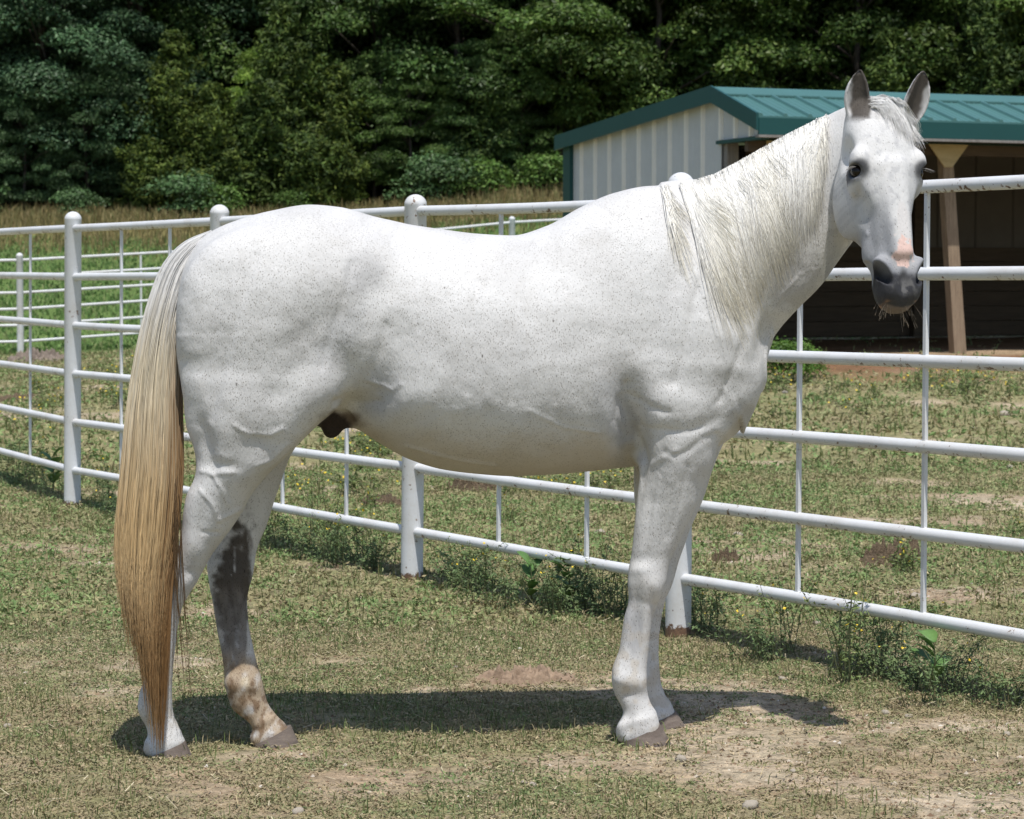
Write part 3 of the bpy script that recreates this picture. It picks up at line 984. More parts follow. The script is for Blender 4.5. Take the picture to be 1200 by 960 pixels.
us = np.stack([pchip(tt, us[:, i], tn) for i in range(3)], 1); us /= np.linalg.norm(us, axis=1)[:, None]
hs = pchip(tt, hs, tn); ws = pchip(tt, ws, tn)
tg = np.gradient(cs, axis=0)
tg -= (tg * us).sum(1)[:, None] * us
tg /= np.linalg.norm(tg, axis=1)[:, None]
ls = np.cross(us, tg)
sl, X, Y, Z = sub((cs[:, 0].min() - .15, -.45, cs[:, 2].min() - .4), (cs[:, 0].max() + .1, .3, 1.85))
shp = np.broadcast_shapes(X.shape, Y.shape, Z.shape)
f = np.full(shp, 9.0, np.float32)
def plane(i):
    return (X - cs[i][0]) * tg[i][0] + (Y - cs[i][1]) * tg[i][1] + (Z - cs[i][2]) * tg[i][2]
prev = plane(0)
XB, YB, ZB = (np.broadcast_to(q, shp) for q in (X, Y, Z))
for i in range(len(cs) - 1):
    cur = plane(i + 1)
    m = (prev >= 0) & (cur < 0)
    if m.any():
        t = prev[m] / (prev[m] - cur[m])
        P = np.stack([XB[m], YB[m], ZB[m]], 1)
        t1 = t[:, None]
        c = cs[i] * (1 - t1) + cs[i + 1] * t1
        u = us[i] * (1 - t1) + us[i + 1] * t1
        l = ls[i] * (1 - t1) + ls[i + 1] * t1
        h = hs[i] * (1 - t) + hs[i + 1] * t; w = ws[i] * (1 - t) + ws[i + 1] * t
        d = P - c
        qu = (d * u).sum(1); ql = (d * l).sum(1)
        wv = w * (1 - 0.42 * np.clip(qu / h, 0, 1) ** 1.5)            # thin crest
        f[m] = np.minimum(f[m], rad(ql, qu, wv, h, 2.05))
    prev = cur
put(sl, f, 0.07)

# ---- head in its own frame: s across (+ towards photo right), d out of the face, t from poll to lips
HT = np.array([.085, -.345, -.935]); HT /= np.linalg.norm(HT)
_yaw = R(16)
HS = np.array([math.cos(_yaw), math.sin(_yaw), 0.03]); HS -= HS.dot(HT) * HT; HS /= np.linalg.norm(HS)
HD = np.cross(HT, HS)
HP = pix(1034, 116, -.262)
def hp(s, d, t):
    return HP + s * HS + d * HD + t * HT
HEAD = [  # t, half width, top d, bottom d, place of greatest width, roundness
    (-.03, .048, -.045, -.12, .5, 2.0), (.0, .070, -.018, -.15, .5, 2.1), (.04, .084, -.002, -.175, .42, 2.2), (.09, .093, .008, -.20, .36, 2.4), (.14, .100, .012, -.228, .32, 2.5),
    (.19, .103, .012, -.25, .32, 2.5), (.24, .098, .008, -.262, .36, 2.4), (.29, .091, .002, -.255, .42, 2.35), (.335, .078, -.004, -.225, .45, 2.3),
    (.38, .064, -.009, -.185, .46, 2.3), (.42, .058, -.013, -.165, .48, 2.35), (.46, .058, -.015, -.155, .5, 2.4), (.50, .061, -.019, -.15, .5, 2.4),
    (.535, .058, -.028, -.145, .52, 2.4), (.56, .048, -.043, -.135, .52, 2.3), (.580, .030, -.065, -.118, .5, 2.2)]
hl = np.array(HP); lo = np.minimum(HP, HP + .6 * HT) - .3; hi = np.maximum(HP, HP + .6 * HT) + .3
sl, X, Y, Z = sub((.84, -.60, 1.10), (1.22, .1, 1.92))
dx, dy, dz = X - HP[0], Y - HP[1], Z - HP[2]
S_ = (dx * HS[0] + dy * HS[1] + dz * HS[2]).astype(np.float32)
D_ = (dx * HD[0] + dy * HD[1] + dz * HD[2]).astype(np.float32)
T_ = (dx * HT[0] + dy * HT[1] + dz * HT[2]).astype(np.float32)
ht = [h[0] for h in HEAD]
tf = np.linspace(ht[0], ht[-1], 120)
tab = [pchip(ht, [h[i] for h in HEAD], tf) for i in range(1, 6)]
tc = np.clip(T_, ht[0], ht[-1])
w_, top_, bot_, cf_, p_ = (np.interp(tc, tf, q).astype(np.float32) for q in tab)
cd = top_ - (top_ - bot_) * cf_
q2 = D_ - cd
hb = np.where(q2 > 0, top_ - cd, cd - bot_)
# jaw plates narrow a little below
wj = w_ * (1 - 0.10 * np.clip(-q2 / np.maximum(hb, .01), 0, 1))
HF = rad(S_, q2, wj, hb, p_)
HF = cap(HF, np.abs(T_ - tc))
def hell(c, r, k, cut=False, ang=0.0, both=True):
    """ellipsoid in the head frame, mirrored; ang tilts it in the s-t plane"""
    global HF
    for sg in ((1, -1) if both else (1,)):
        s, d, t = S_ - sg * c[0], D_ - c[1], T_ - c[2]
        a = R(ang) * sg
        s, t = s * math.cos(a) + t * math.sin(a), -s * math.sin(a) + t * math.cos(a)
        q = np.sqrt((s / r[0]) ** 2 + (d / r[1]) ** 2 + (t / r[2]) ** 2) + 1e-6
        g = np.sqrt(s * s + d * d + t * t) + 1e-6
        g = g * (1 - 1 / q)
        HF = smax(HF, -g, k) if cut else smin(HF, g, k)
def hcap(a, b, ra, rb, k):
    """tapered ridge, mirrored"""
    global HF
    a, b = np.array(a), np.array(b)
    for sg in (1, -1):
        A = a * (sg, 1, 1); Bv = b * (sg, 1, 1) - A
        s, d, t = S_ - A[0], D_ - A[1], T_ - A[2]
        u = np.clip((s * Bv[0] + d * Bv[1] + t * Bv[2]) / Bv.dot(Bv), 0, 1)
        g = np.sqrt((s - u * Bv[0]) ** 2 + (d - u * Bv[1]) ** 2 + (t - u * Bv[2]) ** 2) - (ra + (rb - ra) * u)
        HF = smin(HF, g, k)
hell((.068, -.165, .240), (.028, .085, .10), .03)                    # cheek muscle
hell((.088, -.020, .178), (.024, .030, .036), .025)                   # brow
hell((.090, -.050, .220), (.018, .026, .020), .02)                    # below the eye
hcap((.092, -.060, .235), (.068, -.075, .365), .014, .010, .014)        # facial crest
hell((.098, -.075, .135), (.018, .03, .03), .04, cut=True)            # hollow above the eye
hell((.084, -.055, .325), (.016, .022, .055), .05, cut=True)          # hollow between nose bone and crest
hcap((.020, .0, .20), (.017, -.010, .44), .016, .012, .03)              # nasal bones
hell((.052, -.105, .415), (.018, .030, .040), .025)                   # cheek pad above the mouth corner
hell((.060, -.110, .465), (.010, .020, .03), .02, cut=True)            # groove behind the nostril
hell((.048, -.040, .490), (.026, .030, .046), .02, ang=22)            # nostril rims
hell((.030, -.060, .535), (.028, .034, .034), .02)                    # upper lip
hell((.060, -.022, .494), (.0140, .042, .040), .010, cut=True, ang=32)  # nostril openings
hell((.0, -.018, .535), (.010, .012, .03), .02, cut=True, both=False) # dip in the upper lip
hell((.0, -.085, .552), (.037, .040, .028), .010, both=False)          # lower lip and chin
hell((.0, -.125, .535), (.030, .035, .032), .02, both=False)
EYE = (.0855, -.034, .203)
hell((.104, -.024, .204), (.019, .025, .0175), .005, cut=True, ang=-12)
FLD[sl] = smin(FLD[sl], HF, .016)

# ---- ears: base pixel, tip pixel, half width, direction of the opening
def ear(bpx, tpx, yb, yt, wid, face, keep):
    A, B = pix(*bpx, yb), pix(*tpx, yt)
    ax = B - A; L = np.linalg.norm(ax); ax /= L
    o = np.array(face, float); o -= o.dot(ax) * ax; o /= np.linalg.norm(o)
    sd_ = np.cross(ax, o)
    lo = np.minimum(A, B) - .06; hi = np.maximum(A, B) + .06
    sl, X, Y, Z = sub(lo, hi)
    x, y, z = X - A[0], Y - A[1], Z - A[2]
    h = (x * ax[0] + y * ax[1] + z * ax[2]) / L
    qo = x * o[0] + y * o[1] + z * o[2]
    qs = x * sd_[0] + y * sd_[1] + z * sd_[2]
    hc = np.clip(h, -.15, 1.0)
    prof = np.interp(hc, [-.15, 0, .15, .3, .45, .6, .75, .88, .96, 1.0], [.62, .74, .9, .99, 1.0, .93, .75, .48, .25, .08]) * wid
    bend = 0.010 * np.sin(np.clip(h, 0, 1) * math.pi) * keep
    qs = qs - bend
    dep = prof * .72
    fo = rad(qs, qo, prof, dep, 2.0)
    fo = cap(fo, np.abs(h - hc) * L)
    fi = rad(qs, qo - prof * .60, prof * .84, dep * 1.02, 2.0)
    fi = np.maximum(fi, (.12 - h) * L * 0.7)
    f = smax(fo, -fi, .004)
    put(sl, f, .016)
    return A, ax, o, sd_, L
EAR_L = ear((1009, 146), (1008, 81), -.225, -.245, .0365, (-.12, -1, .05), -1)
EAR_R = ear((1060, 147), (1083, 82), -.215, -.235, .0365, (.35, -1, .0), 1)

# ---- surface nets over the whole field
def surface_nets(F, gx, gy, gz):
    ins = F < 0
    nx, ny, nz = F.shape
    cnt = np.zeros((nx - 1, ny - 1, nz - 1), np.uint8)
    for a in (0, 1):
        for b in (0, 1):
            for c in (0, 1):
                cnt += ins[a:nx - 1 + a, b:ny - 1 + b, c:nz - 1 + c]
    act = (cnt > 0) & (cnt < 8)
    I, J, K = np.nonzero(act)
    idx = np.full(act.shape, -1, np.int32)
    idx[I, J, K] = np.arange(len(I))
    acc = np.zeros((len(I), 3)); n = np.zeros(len(I))
    corners = [(a, b, c) for a in (0, 1) for b in (0, 1) for c in (0, 1)]
    val = {c: F[I + c[0], J + c[1], K + c[2]].astype(np.float64) for c in corners}
    pos = lambda c: np.stack([gx[I + c[0]], gy[J + c[1]], gz[K + c[2]]], 1)
    for c in corners:
        for ax in range(3):
            if c[ax] == 0:
                e = list(c); e[ax] = 1; e = tuple(e)
                m = (val[c] < 0) != (val[e] < 0)
                if m.any():
                    t = val[c][m] / (val[c][m] - val[e][m])
                    p0, p1 = pos(c)[m], pos(e)[m]
                    acc[m] += p0 + (p1 - p0) * t[:, None]
                    n[m] += 1
    V = acc / n[:, None]
    quads = []
    for ax in range(3):
        s0 = [slice(None)] * 3; s1 = [slice(None)] * 3
        s0[ax] = slice(0, -1); s1[ax] = slice(1, None)
        d = ins[tuple(s0)] != ins[tuple(s1)]
        A = np.nonzero(d)
        o1, o2 = (ax + 1) % 3, (ax + 2) % 3
        ok = (A[o1] > 0) & (A[o2] > 0) & (A[o1] < F.shape[o1] - 1) & (A[o2] < F.shape[o2] - 1)
        A = [q[ok] for q in A]
        def cell(da, db):
            q = [A[0].copy(), A[1].copy(), A[2].copy()]
            q[o1] -= da; q[o2] -= db
            return idx[q[0], q[1], q[2]]
        q = np.stack([cell(1, 1), cell(0, 1), cell(0, 0), cell(1, 0)], 1)
        flip = ~ins[A[0], A[1], A[2]]
        q[flip] = q[flip][:, ::-1]
        quads.append(q)
    return V, np.concatenate(quads)

HV, HQ = surface_nets(FLD, GX, GY, GZ)
del FLD
# keep the main piece, smooth the steps away
def edges_of(Q):
    E = np.concatenate([Q[:, [0, 1]], Q[:, [1, 2]], Q[:, [2, 3]], Q[:, [3, 0]]])
    E.sort(axis=1)
    return np.unique(E, axis=0)
HE = edges_of(HQ)
def laplace(V, lam, w=None):
    s = np.zeros_like(V); n = np.zeros(len(V))
    for i in range(3):
        s[:, i] = np.bincount(HE[:, 0], V[HE[:, 1], i], len(V)) + np.bincount(HE[:, 1], V[HE[:, 0], i], len(V))
    n = np.bincount(HE[:, 0], minlength=len(V)) + np.bincount(HE[:, 1], minlength=len(V))
    d = s / n[:, None] - V
    return V + lam * (d if w is None else d * w[:, None])
hpx0, hpy0 = project(np.stack([HV[:, 0], HY(HV[:, 0]) + HV[:, 1], HV[:, 2]], 1))
bodyw = np.where(HV[:, 0] > .88, .25, 1.0)
for _ in range(4):
    HV = laplace(HV, .5, bodyw)
    HV = laplace(HV, -.48, bodyw)

# ---- fine relief pushed into the near side: photo x, y, size x, size y, tilt, height (m)
def vnormals(V, Q):
    a = V[Q[:, 2]] - V[Q[:, 0]]; b = V[Q[:, 3]] - V[Q[:, 1]]
    fn = np.cross(a, b)
    N = np.zeros_like(V)
    for j in range(4):
        for i in range(3):
            N[:, i] += np.bincount(Q[:, j], fn[:, i], len(V))
    return N / (np.linalg.norm(N, axis=1)[:, None] + 1e-9)
RELIEF = [
    (738, 500, 12, 45, -8, -.022), (748, 470, 18, 24, 0, -.010), (700, 505, 30, 20, 20, .006),  # elbow pit, behind it
    (770, 470, 22, 26, 0, .010), (800, 505, 40, 8, -10, -.006), (790, 330, 14, 70, 18, -.006),
    (848, 478, 16, 26, 20, -.012), (872, 490, 10, 22, 25, .008), (880, 430, 16, 26, 0, .006), (835, 420, 20, 40, 20, .006),
    (735, 400, 18, 60, -10, -.006),
    (440, 455, 22, 44, 32, -.014), (420, 478, 26, 12, -18, -.014), (455, 405, 22, 40, 15, -.007), (470, 472, 34, 16, -25, .005),
    (432, 300, 24, 16, 35, .008), (445, 345, 14, 30, 20, -.006), (415, 340, 16, 30, 25, .004),
    (372, 400, 14, 60, 40, -.006), (330, 330, 50, 18, 20, .004), (345, 395, 30, 12, -35, -.005),
    (250, 430, 10, 60, 6, -.005), (240, 520, 8, 30, -18, -.010), (275, 500, 20, 40, 10, .006), (315, 540, 30, 9, -25, .005),
    (300, 520, 20, 14, -20, -.005), (255, 575, 10, 34, 18, .004), (240, 600, 5, 30, 12, -.004), (262, 545, 18, 5, 5, -.004),
    (365, 470, 20, 30, 30, .008), (600, 400, 60, 50, 0, .004), (550, 470, 60, 20, 0, .004),
    (640, 300, 40, 20, 30, -.004), (700, 285, 30, 40, 20, -.005), (755, 260, 26, 40, 10, .004),
    (760, 680, 12, 10, 0, .004), (748, 735, 3, 30, 2, -.003), (757, 735, 3, 30, 2, .002), (795, 560, 10, 40, 8, .005), (770, 575, 6, 40, 4, -.004),
     (735, 800, 10, 6, 10, .003), (745, 815, 16, 5, 10, -.002),
    (930, 300, 20, 60, 28, -.006), (905, 330, 14, 40, 25, .004), (898, 392, 10, 30, 15, -.010), (880, 385, 14, 30, 15, .006),
    (741, 740, 2.2, 34, 5, -.004), (753, 738, 4, 34, 5, .0025), (262, 735, 3, 34, -9, -.003), (276, 735, 4, 34, -9, .002),
    (733, 690, 3, 12, 0, .004), (750, 668, 8, 4, -10, .003), (768, 690, 5, 9, 0, .004), (757, 707, 12, 4, 8, -.0014), (752, 655, 12, 4, -5, -.0012),
    (726, 795, 5, 7, 0, .004), (733, 815, 5, 5, 30, -.002), (750, 800, 6, 8, 0, .003), (748, 845, 14, 3, -14, .003), (727, 850, 5, 8, 0, .004), (737, 852, 3, 9, 20, -.005),
    (785, 600, 5, 30, 14, -.003), (760, 610, 4, 36, 3, -.003), (270, 800, 6, 8, 0, .004), (295, 815, 8, 5, 20, -.003), (312, 845, 16, 3, -24, .003),
    (228, 640, 8, 12, 0, .005), (222, 672, 8, 5, 0, -.004), (286, 800, 10, 10, 0, .004),
]
VEINS = [   # height, half width in photo pixels, course
    (.0035, 1.7, [(276, 498), (290, 508), (317, 510), (330, 502)]), (.0035, 1.7, [(236, 552), (249, 556), (262, 553), (274, 552)]), (.003, 1.5, [(249, 557), (261, 575), (266, 590)]),
    (.003, 1.5, [(234, 574), (251, 594), (256, 610)]), (-.003, 1.8, [(236, 624), (255, 624)]), (.003, 1.8, [(257, 609), (282, 597)]), (.003, 1.5, [(300, 545), (318, 537), (335, 520)]),
    (.003, 1.9, [(427, 452), (440, 456), (457, 460), (467, 452)]), (.003, 1.7, [(478, 523), (507, 531), (540, 540), (580, 545)]), (.002, 1.6, [(620, 480), (660, 500), (700, 505)]),
    (-.0035, 2.8, [(780, 531), (792, 534), (805, 529), (824, 515), (842, 512)]), (.0025, 2.4, [(763, 545), (776, 537), (792, 528)]), (-.004, 3.0, [(742, 467), (767, 479), (785, 483)]), (-.003, 2.8, [(750, 504), (775, 503), (800, 507), (822, 503)]),
    (-.007, 3.2, [(737, 452), (733, 480), (738, 510), (748, 540)]), (-.004, 2.4, [(728, 470), (722, 495), (735, 522)]), (-.005, 3.0, [(392, 470), (402, 480), (420, 484), (440, 478)]), (-.005, 4.0, [(452, 380), (440, 420), (425, 455)]),
    (-.004, 3.5, [(300, 300), (280, 360), (262, 430), (248, 490)]), (-.004, 3.0, [(412, 310), (402, 350), (385, 400), (378, 430)]), (-.005, 3.5, [(830, 300), (812, 360), (800, 420), (790, 450)]), (-.005, 3.2, [(868, 400), (856, 440), (846, 470)]),
    (-.004, 3.0, [(845, 330), (858, 370), (866, 395)]), (.002, 2.0, [(850, 455), (862, 470), (866, 490)]), (.003, 1.6, [(772, 560), (766, 600), (760, 640)]), (-.003, 2.0, [(806, 545), (796, 590), (783, 630)]),
    (-.003, 2.6, [(560, 330), (552, 400), (548, 460)]), (-.0025, 2.6, [(610, 330), (604, 400), (600, 470)]), (-.0025, 2.6, [(658, 330), (652, 400), (650, 470)]), (.002, 1.5, [(905, 370), (918, 345), (940, 322)])]
for it in range(1):
    N = vnormals(HV, HQ)
    px, py = project(np.stack([HV[:, 0], HY(HV[:, 0]) + HV[:, 1], HV[:, 2]], 1))
    front = sstep(.1, .5, -N[:, 1])
    disp = np.zeros(len(HV))
    for cx, cy, sx, sy, ang, amp in RELIEF:
        a = R(ang); u = px - cx; v = py - cy
        p = u * math.cos(a) + v * math.sin(a); q = -u * math.sin(a) + v * math.cos(a)
        disp += amp * np.exp(-0.5 * ((p / sx) ** 2 + (q / sy) ** 2))
    disp *= 1.6
    for amp, wid, pts in VEINS:
        dmin = np.full(len(px), 1e9)
        for (x0, y0), (x1, y1) in zip(pts[:-1], pts[1:]):
            ex, ey = x1 - x0, y1 - y0
            t = np.clip(((px - x0) * ex + (py - y0) * ey) / (ex * ex + ey * ey), 0, 1)
            dmin = np.minimum(dmin, np.hypot(px - x0 - t * ex, py - y0 - t * ey))
        disp += amp * np.exp(-.5 * (dmin / wid) ** 2)
    disp += (fbm2(px, py, .028, 50, 4) - .5) * .010 * (px < 960) * sstep(640, 560, py)
    HV = HV + N * (disp * front)[:, None]
HV = laplace(HV, .3, bodyw)
HN = vnormals(HV, HQ)
hpx, hpy = project(np.stack([HV[:, 0], HY(HV[:, 0]) + HV[:, 1], HV[:, 2]], 1))

# ---- coat markings (skin colour, grey patches, stains, and shade painted on one hind leg)
def blob(cx, cy, sx, sy, ang=0, hard=1.0):
    a = R(ang); u = hpx - cx; v = hpy - cy
    p = u * math.cos(a) + v * math.sin(a); q = -u * math.sin(a) + v * math.cos(a)
    g = 1.0 - np.sqrt((p / sx) ** 2 + (q / sy) ** 2)
    g = g + (fbm2(hpx, hpy, .12, 60, 3) - .5) * .5
    return sstep(0, .5 / hard, g)
HC = np.tile(np.array([.61, .602, .588]), (len(HV), 1))
def paint(mask, col, amt=1.0):
    m = np.clip(mask * amt, 0, 1)[:, None]
    HC[:] = HC * (1 - m) + np.array(col) * m
nearside = sstep(-.1, .3, -HN[:, 1])
hdv = HV - HP
hs_, hd_, ht_ = hdv @ HS, hdv @ HD, hdv @ HT
onhead = (HV[:, 0] > .88) & (hs_ > -.16) & (hs_ < .16)
wob = (fbm2(hs_ * 100, ht_ * 100, .35, 70, 3) - .5)
grey = (.40, .405, .42)
# general soft greys in the coat
n1 = fbm2(hpx, hpy, .02, 80, 4)
paint(sstep(.42, .72, n1), (.49, .48, .465), .5)
paint(sstep(.55, .75, fbm2(hpx, hpy, .06, 84, 4)), (.49, .475, .45), .28)
# soft grey of the lower face
m = sstep(.22, .40, ht_ + .25 * wob * .1) * onhead * sstep(.35, .8, np.abs(hs_ - .006) / .05 + wob * .3)
paint(m, (.27, .275, .29), .85)
m = sstep(.43, .50, ht_ + .03 * wob) * onhead
paint(m, (.20, .205, .22), .85)
m = sstep(.488, .515, ht_ + .04 * wob - .25 * np.maximum(np.abs(hs_) - .03, 0)) * onhead
paint(m, (.035, .035, .040), .95)
paint(np.exp(-(((hs_ - .006) / .016) ** 2 + ((ht_ - .535) / .022) ** 2)) * onhead * sstep(.4, .6, wob + .5), (.22, .215, .21), .8)
mot = fbm2(hs_ * 100, ht_ * 100, .55, 180, 4)
paint(onhead * sstep(.50, .66, mot) * sstep(.06, .12, ht_) * sstep(.46, .40, ht_), (.36, .36, .37), .45)
paint(onhead * sstep(.52, .64, mot) * sstep(.50, .53, ht_) * sstep(.05, .02, np.abs(hs_)), (.17, .165, .16), .7)
# nostril insides
for sg in (1, -1):
    a_ = R(32) * sg
    qs_ = (hs_ - sg * .060) * math.cos(a_) + (ht_ - .494) * math.sin(a_); qt_ = -(hs_ - sg * .060) * math.sin(a_) + (ht_ - .494) * math.cos(a_)
    g = (qs_ / .0155) ** 2 + (qt_ / .041) ** 2
    paint(np.exp(-g ** 2) * onhead * (hd_ > -.09), (.014, .014, .016), 1.0)
    # dark skin round the eyes
    g = ((hs_ - sg * .098) / .032) ** 2 + ((ht_ - .207) / .027) ** 2
    paint(np.exp(-g ** 3) * onhead * (np.abs(hd_ + .03) < .05), (.040, .040, .044), 1.0)
    g = ((hs_ - sg * .088) / .02) ** 2 + ((ht_ - .245) / .035) ** 2
    paint(np.exp(-g) * onhead * (np.abs(hd_ + .05) < .06), (.40, .40, .42), .6)
# pink snip with a ragged edge, white stripe above it
wob2 = fbm2(hs_ * 100, ht_ * 100, .9, 170, 3) - .5
r1 = np.hypot((hs_ - .004) / .028, (ht_ - .442) / .038) + wob * .7 + wob2 * .9
r2 = np.hypot((hs_ - .006) / .018, (ht_ - .375) / .07) + wob * .5
paint(sstep(1.15, .95, r2) * onhead * (hd_ > -.06), (.60, .575, .555), .9)
paint(sstep(1.08, .96, r1) * onhead * (hd_ > -.06), (.68, .49, .43), 1.0)
# mouth edge
paint(onhead * sstep(.007, .003, np.abs(ht_ - .563)) * sstep(-.046, -.058, hd_) * sstep(.05, .035, np.abs(hs_)), (.42, .25, .16), .9)
paint(onhead * sstep(.566, .574, ht_) * sstep(-.06, -.07, hd_), (.20, .16, .14), .8)
# ears: dark inside
for (A, ax, o, sd_, L), kk in ((EAR_L, 1), (EAR_R, 1)):
    d = HV - A
    h = d @ ax / L
    m = (h > .08) & (h < 1.05) & (np.abs(d @ sd_) < .05) & (np.abs(d @ o) < .06) & (HN @ o > .05)
    mid = 1 - np.abs(d @ sd_) / .033
    paint((h > .06) & (h < 1.05) & (np.abs(d @ sd_) < .05) & (np.abs(d @ o) < .06), (.42, .41, .40), .45)
    paint(m * sstep(.02, .35, mid + wob * .5) * sstep(.05, .2, h), (.075, .065, .055), 1.0)
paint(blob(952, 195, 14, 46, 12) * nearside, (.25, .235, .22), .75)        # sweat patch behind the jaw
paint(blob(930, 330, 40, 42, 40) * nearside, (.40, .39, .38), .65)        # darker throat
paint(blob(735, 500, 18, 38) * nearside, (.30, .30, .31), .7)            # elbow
paint(blob(440, 460, 36, 40, 30) * nearside, (.44, .44, .445), .6)
paint(blob(425, 320, 30, 34, 30) * nearside, (.42, .415, .41), .55)
paint(blob(395, 400, 26, 60, 35) * nearside, (.45, .45, .45), .5)
paint(blob(715, 480, 30, 50, 0) * nearside, (.46, .46, .46), .5)
paint(blob(378, 448, 22, 50, 30) * nearside, (.50, .49, .48), .5)
paint(blob(868, 488, 20, 26, 30) * nearside, (.40, .40, .40), .6)
paint(blob(742, 735, 16, 42) * (HV[:, 2] < .5), (.38, .38, .39), .65)    # cannon
paint(blob(755, 690, 20, 18) * (HV[:, 2] < .6), (.48, .46, .43), .5)
paint(blob(222, 650, 12, 22) * (HV[:, 2] < .7), (.47, .45, .41), .5)
paint(sstep(.46, .62, fbm2(hpx, hpy, .09, 90, 3)) * sstep(.5, .2, HV[:, 2]), (.48, .43, .36), .6)
# belly, groin and sheath skin
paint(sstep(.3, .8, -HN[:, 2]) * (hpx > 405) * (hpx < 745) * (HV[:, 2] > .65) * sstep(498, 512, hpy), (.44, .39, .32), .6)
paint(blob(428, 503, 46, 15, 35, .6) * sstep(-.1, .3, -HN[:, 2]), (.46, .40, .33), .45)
paint(blob(402, 491, 32, 13, 8, .8) * sstep(-.2, .2, -HN[:, 2]), (.10, .07, .05), .9)
paint(blob(389, 503, 26, 22, 20, 2) * (np.abs(HV[:, 1] + .03) < .09), (.030, .022, .020), 1.0)
# stained far hind leg, with its grey shadow streaks painted in too
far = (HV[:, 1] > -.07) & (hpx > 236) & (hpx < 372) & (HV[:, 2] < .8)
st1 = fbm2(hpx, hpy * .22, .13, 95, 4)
stf = fbm2(hpx, hpy * .10, .45, 197, 3)
paint(far * sstep(.04, .34, stf + .25 * (fbm2(hpx, hpy, .05, 198, 2) - .3)) * sstep(.55, 1.1, blob(275, 682, 40, 118, 6, .7) + st1 * .35) * sstep(302, 288, hpx - (hpy - 660) * -.05 + 30 * (st1 - .5)), (.050, .038, .027), .95)
paint(far * sstep(.36, .60, st1) * sstep(680, 700, hpy) * sstep(800, 780, hpy), (.17, .15, .13), .85)  # grey streaks put the shadow below the hock into the colour
st2 = fbm2(hpx + hpy * .35, hpy * .45, .16, 97, 4)
paint(far * sstep(.12, .50, st2) * sstep(755, 785, hpy), (.36, .265, .165), .85)
paint(far * sstep(.50, .70, fbm2(hpx + hpy * .3, hpy * .5, .22, 99, 4)) * sstep(765, 795, hpy), (.16, .095, .05), .8)
paint(far * blob(277, 815, 14, 22, -20) * sstep(.35, .6, st2), (.15, .09, .045), .7)
paint(far * blob(287, 800, 7, 9, 0), (.62, .52, .36), .6)

m, nt, b = new_mat('white_coat')
a = nd(nt, 'ShaderNodeAttribute', attribute_name='tint')
ov = obj_vec(nt)
mp = nd(nt, 'ShaderNodeMapping'); mp.inputs['Scale'].default_value = (1.0, 1.0, .5); mp.inputs['Rotation'].default_value = (0, R(35), 0)
nt.links.new(ov, mp.inputs[0])
v1 = nd(nt, 'ShaderNodeTexVoronoi'); v1.inputs['Scale'].default_value = 320.0; nt.links.new(mp.outputs[0], v1.inputs['Vector'])
v2 = nd(nt, 'ShaderNodeTexVoronoi'); v2.inputs['Scale'].default_value = 46.0; nt.links.new(mp.outputs[0], v2.inputs['Vector'])
big = tex_noise(nt, 4.0, 3.0)
def mathn(op, x, y=None, z=None):
    n = nd(nt, 'ShaderNodeMath', operation=op)
    for i, q in enumerate((x, y, z)):
        if q is None: continue
        if hasattr(q, 'links'): nt.links.new(q, n.inputs[i])
        else: n.inputs[i].default_value = q
    return n.outputs[0]
def mapr(x, a0, a1, b0=0.0, b1=1.0):
    n = nd(nt, 'ShaderNodeMapRange'); n.interpolation_type = 'SMOOTHSTEP'
    nt.links.new(x, n.inputs[0])
    for i, q in enumerate((a0, a1, b0, b1)): n.inputs[i + 1].default_value = q
    return n.outputs[0]
sepc = nd(nt, 'ShaderNodeSeparateColor'); nt.links.new(v1.outputs['Color'], sepc.inputs[0])
face = nd(nt, 'ShaderNodeSeparateXYZ'); nt.links.new(ov, face.inputs[0])
dens = mathn('MULTIPLY', mapr(big, .34, .66, .24, .88), mapr(face.outputs[0], .84, .92, 1.0, .15))
fleck = mathn('MULTIPLY', mapr(v1.outputs['Distance'], .46, .22), mathn('LESS_THAN', sepc.outputs[0], dens))
sepc2 = nd(nt, 'ShaderNodeSeparateColor'); nt.links.new(v2.outputs['Color'], sepc2.inputs[0])
spot = mathn('MULTIPLY', mapr(v2.outputs['Distance'], .15, .06), mathn('LESS_THAN', sepc2.outputs[1], mapr(face.outputs[0], .84, .92, .03, .006)))
col = mixc(nt, mathn('MULTIPLY', fleck, mathn('MULTIPLY', sepc.outputs[2], 1.0)), a.outputs['Color'], (.34, .31, .28), 'MULTIPLY')
col = mixc(nt, mathn('MULTIPLY', spot, .75), col, (.18, .16, .145), 'MULTIPLY')
fine = tex_noise(nt, 160.0, 4.0, .7, mp.outputs[0])
col = mixc(nt, mapr(fine, .45, .75, 0, .22), col, (.60, .585, .565), 'MULTIPLY')
nt.links.new(col, b.inputs['Base Color'])
b.inputs['Roughness'].default_value = .62
b.inputs['Specular IOR Level'].default_value = .22
mp2 = nd(nt, 'ShaderNodeMapping'); mp2.inputs['Scale'].default_value = (1.0, 1.0, .3); mp2.inputs['Rotation'].default_value = (0, R(30), 0)
nt.links.new(ov, mp2.inputs[0])
hb_ = mathn('ADD', mathn('MULTIPLY', tex_noise(nt, 220.0, 3.0, .6, mp2.outputs[0]), .6), mathn('MULTIPLY', tex_noise(nt, 55.0, 4.0, .6, mp2.outputs[0]), .28))
add_bump(nt, b, hb_, .42, .006)
M_COAT = m

def to_world(V):
    W = np.array(V, float)
    W[:, 1] += HY(W[:, 0])
    return W

horse = empty('horse', (0.0, 6.86, 0.0))
H0 = np.array((0.0, 6.86, 0.0))
tag(horse, 'white flecked horse standing side on with its head turned to the viewer', 'horse')
horse_body = mesh_np('body', to_world(HV) - H0, HQ, M_COAT, horse, True, HC)

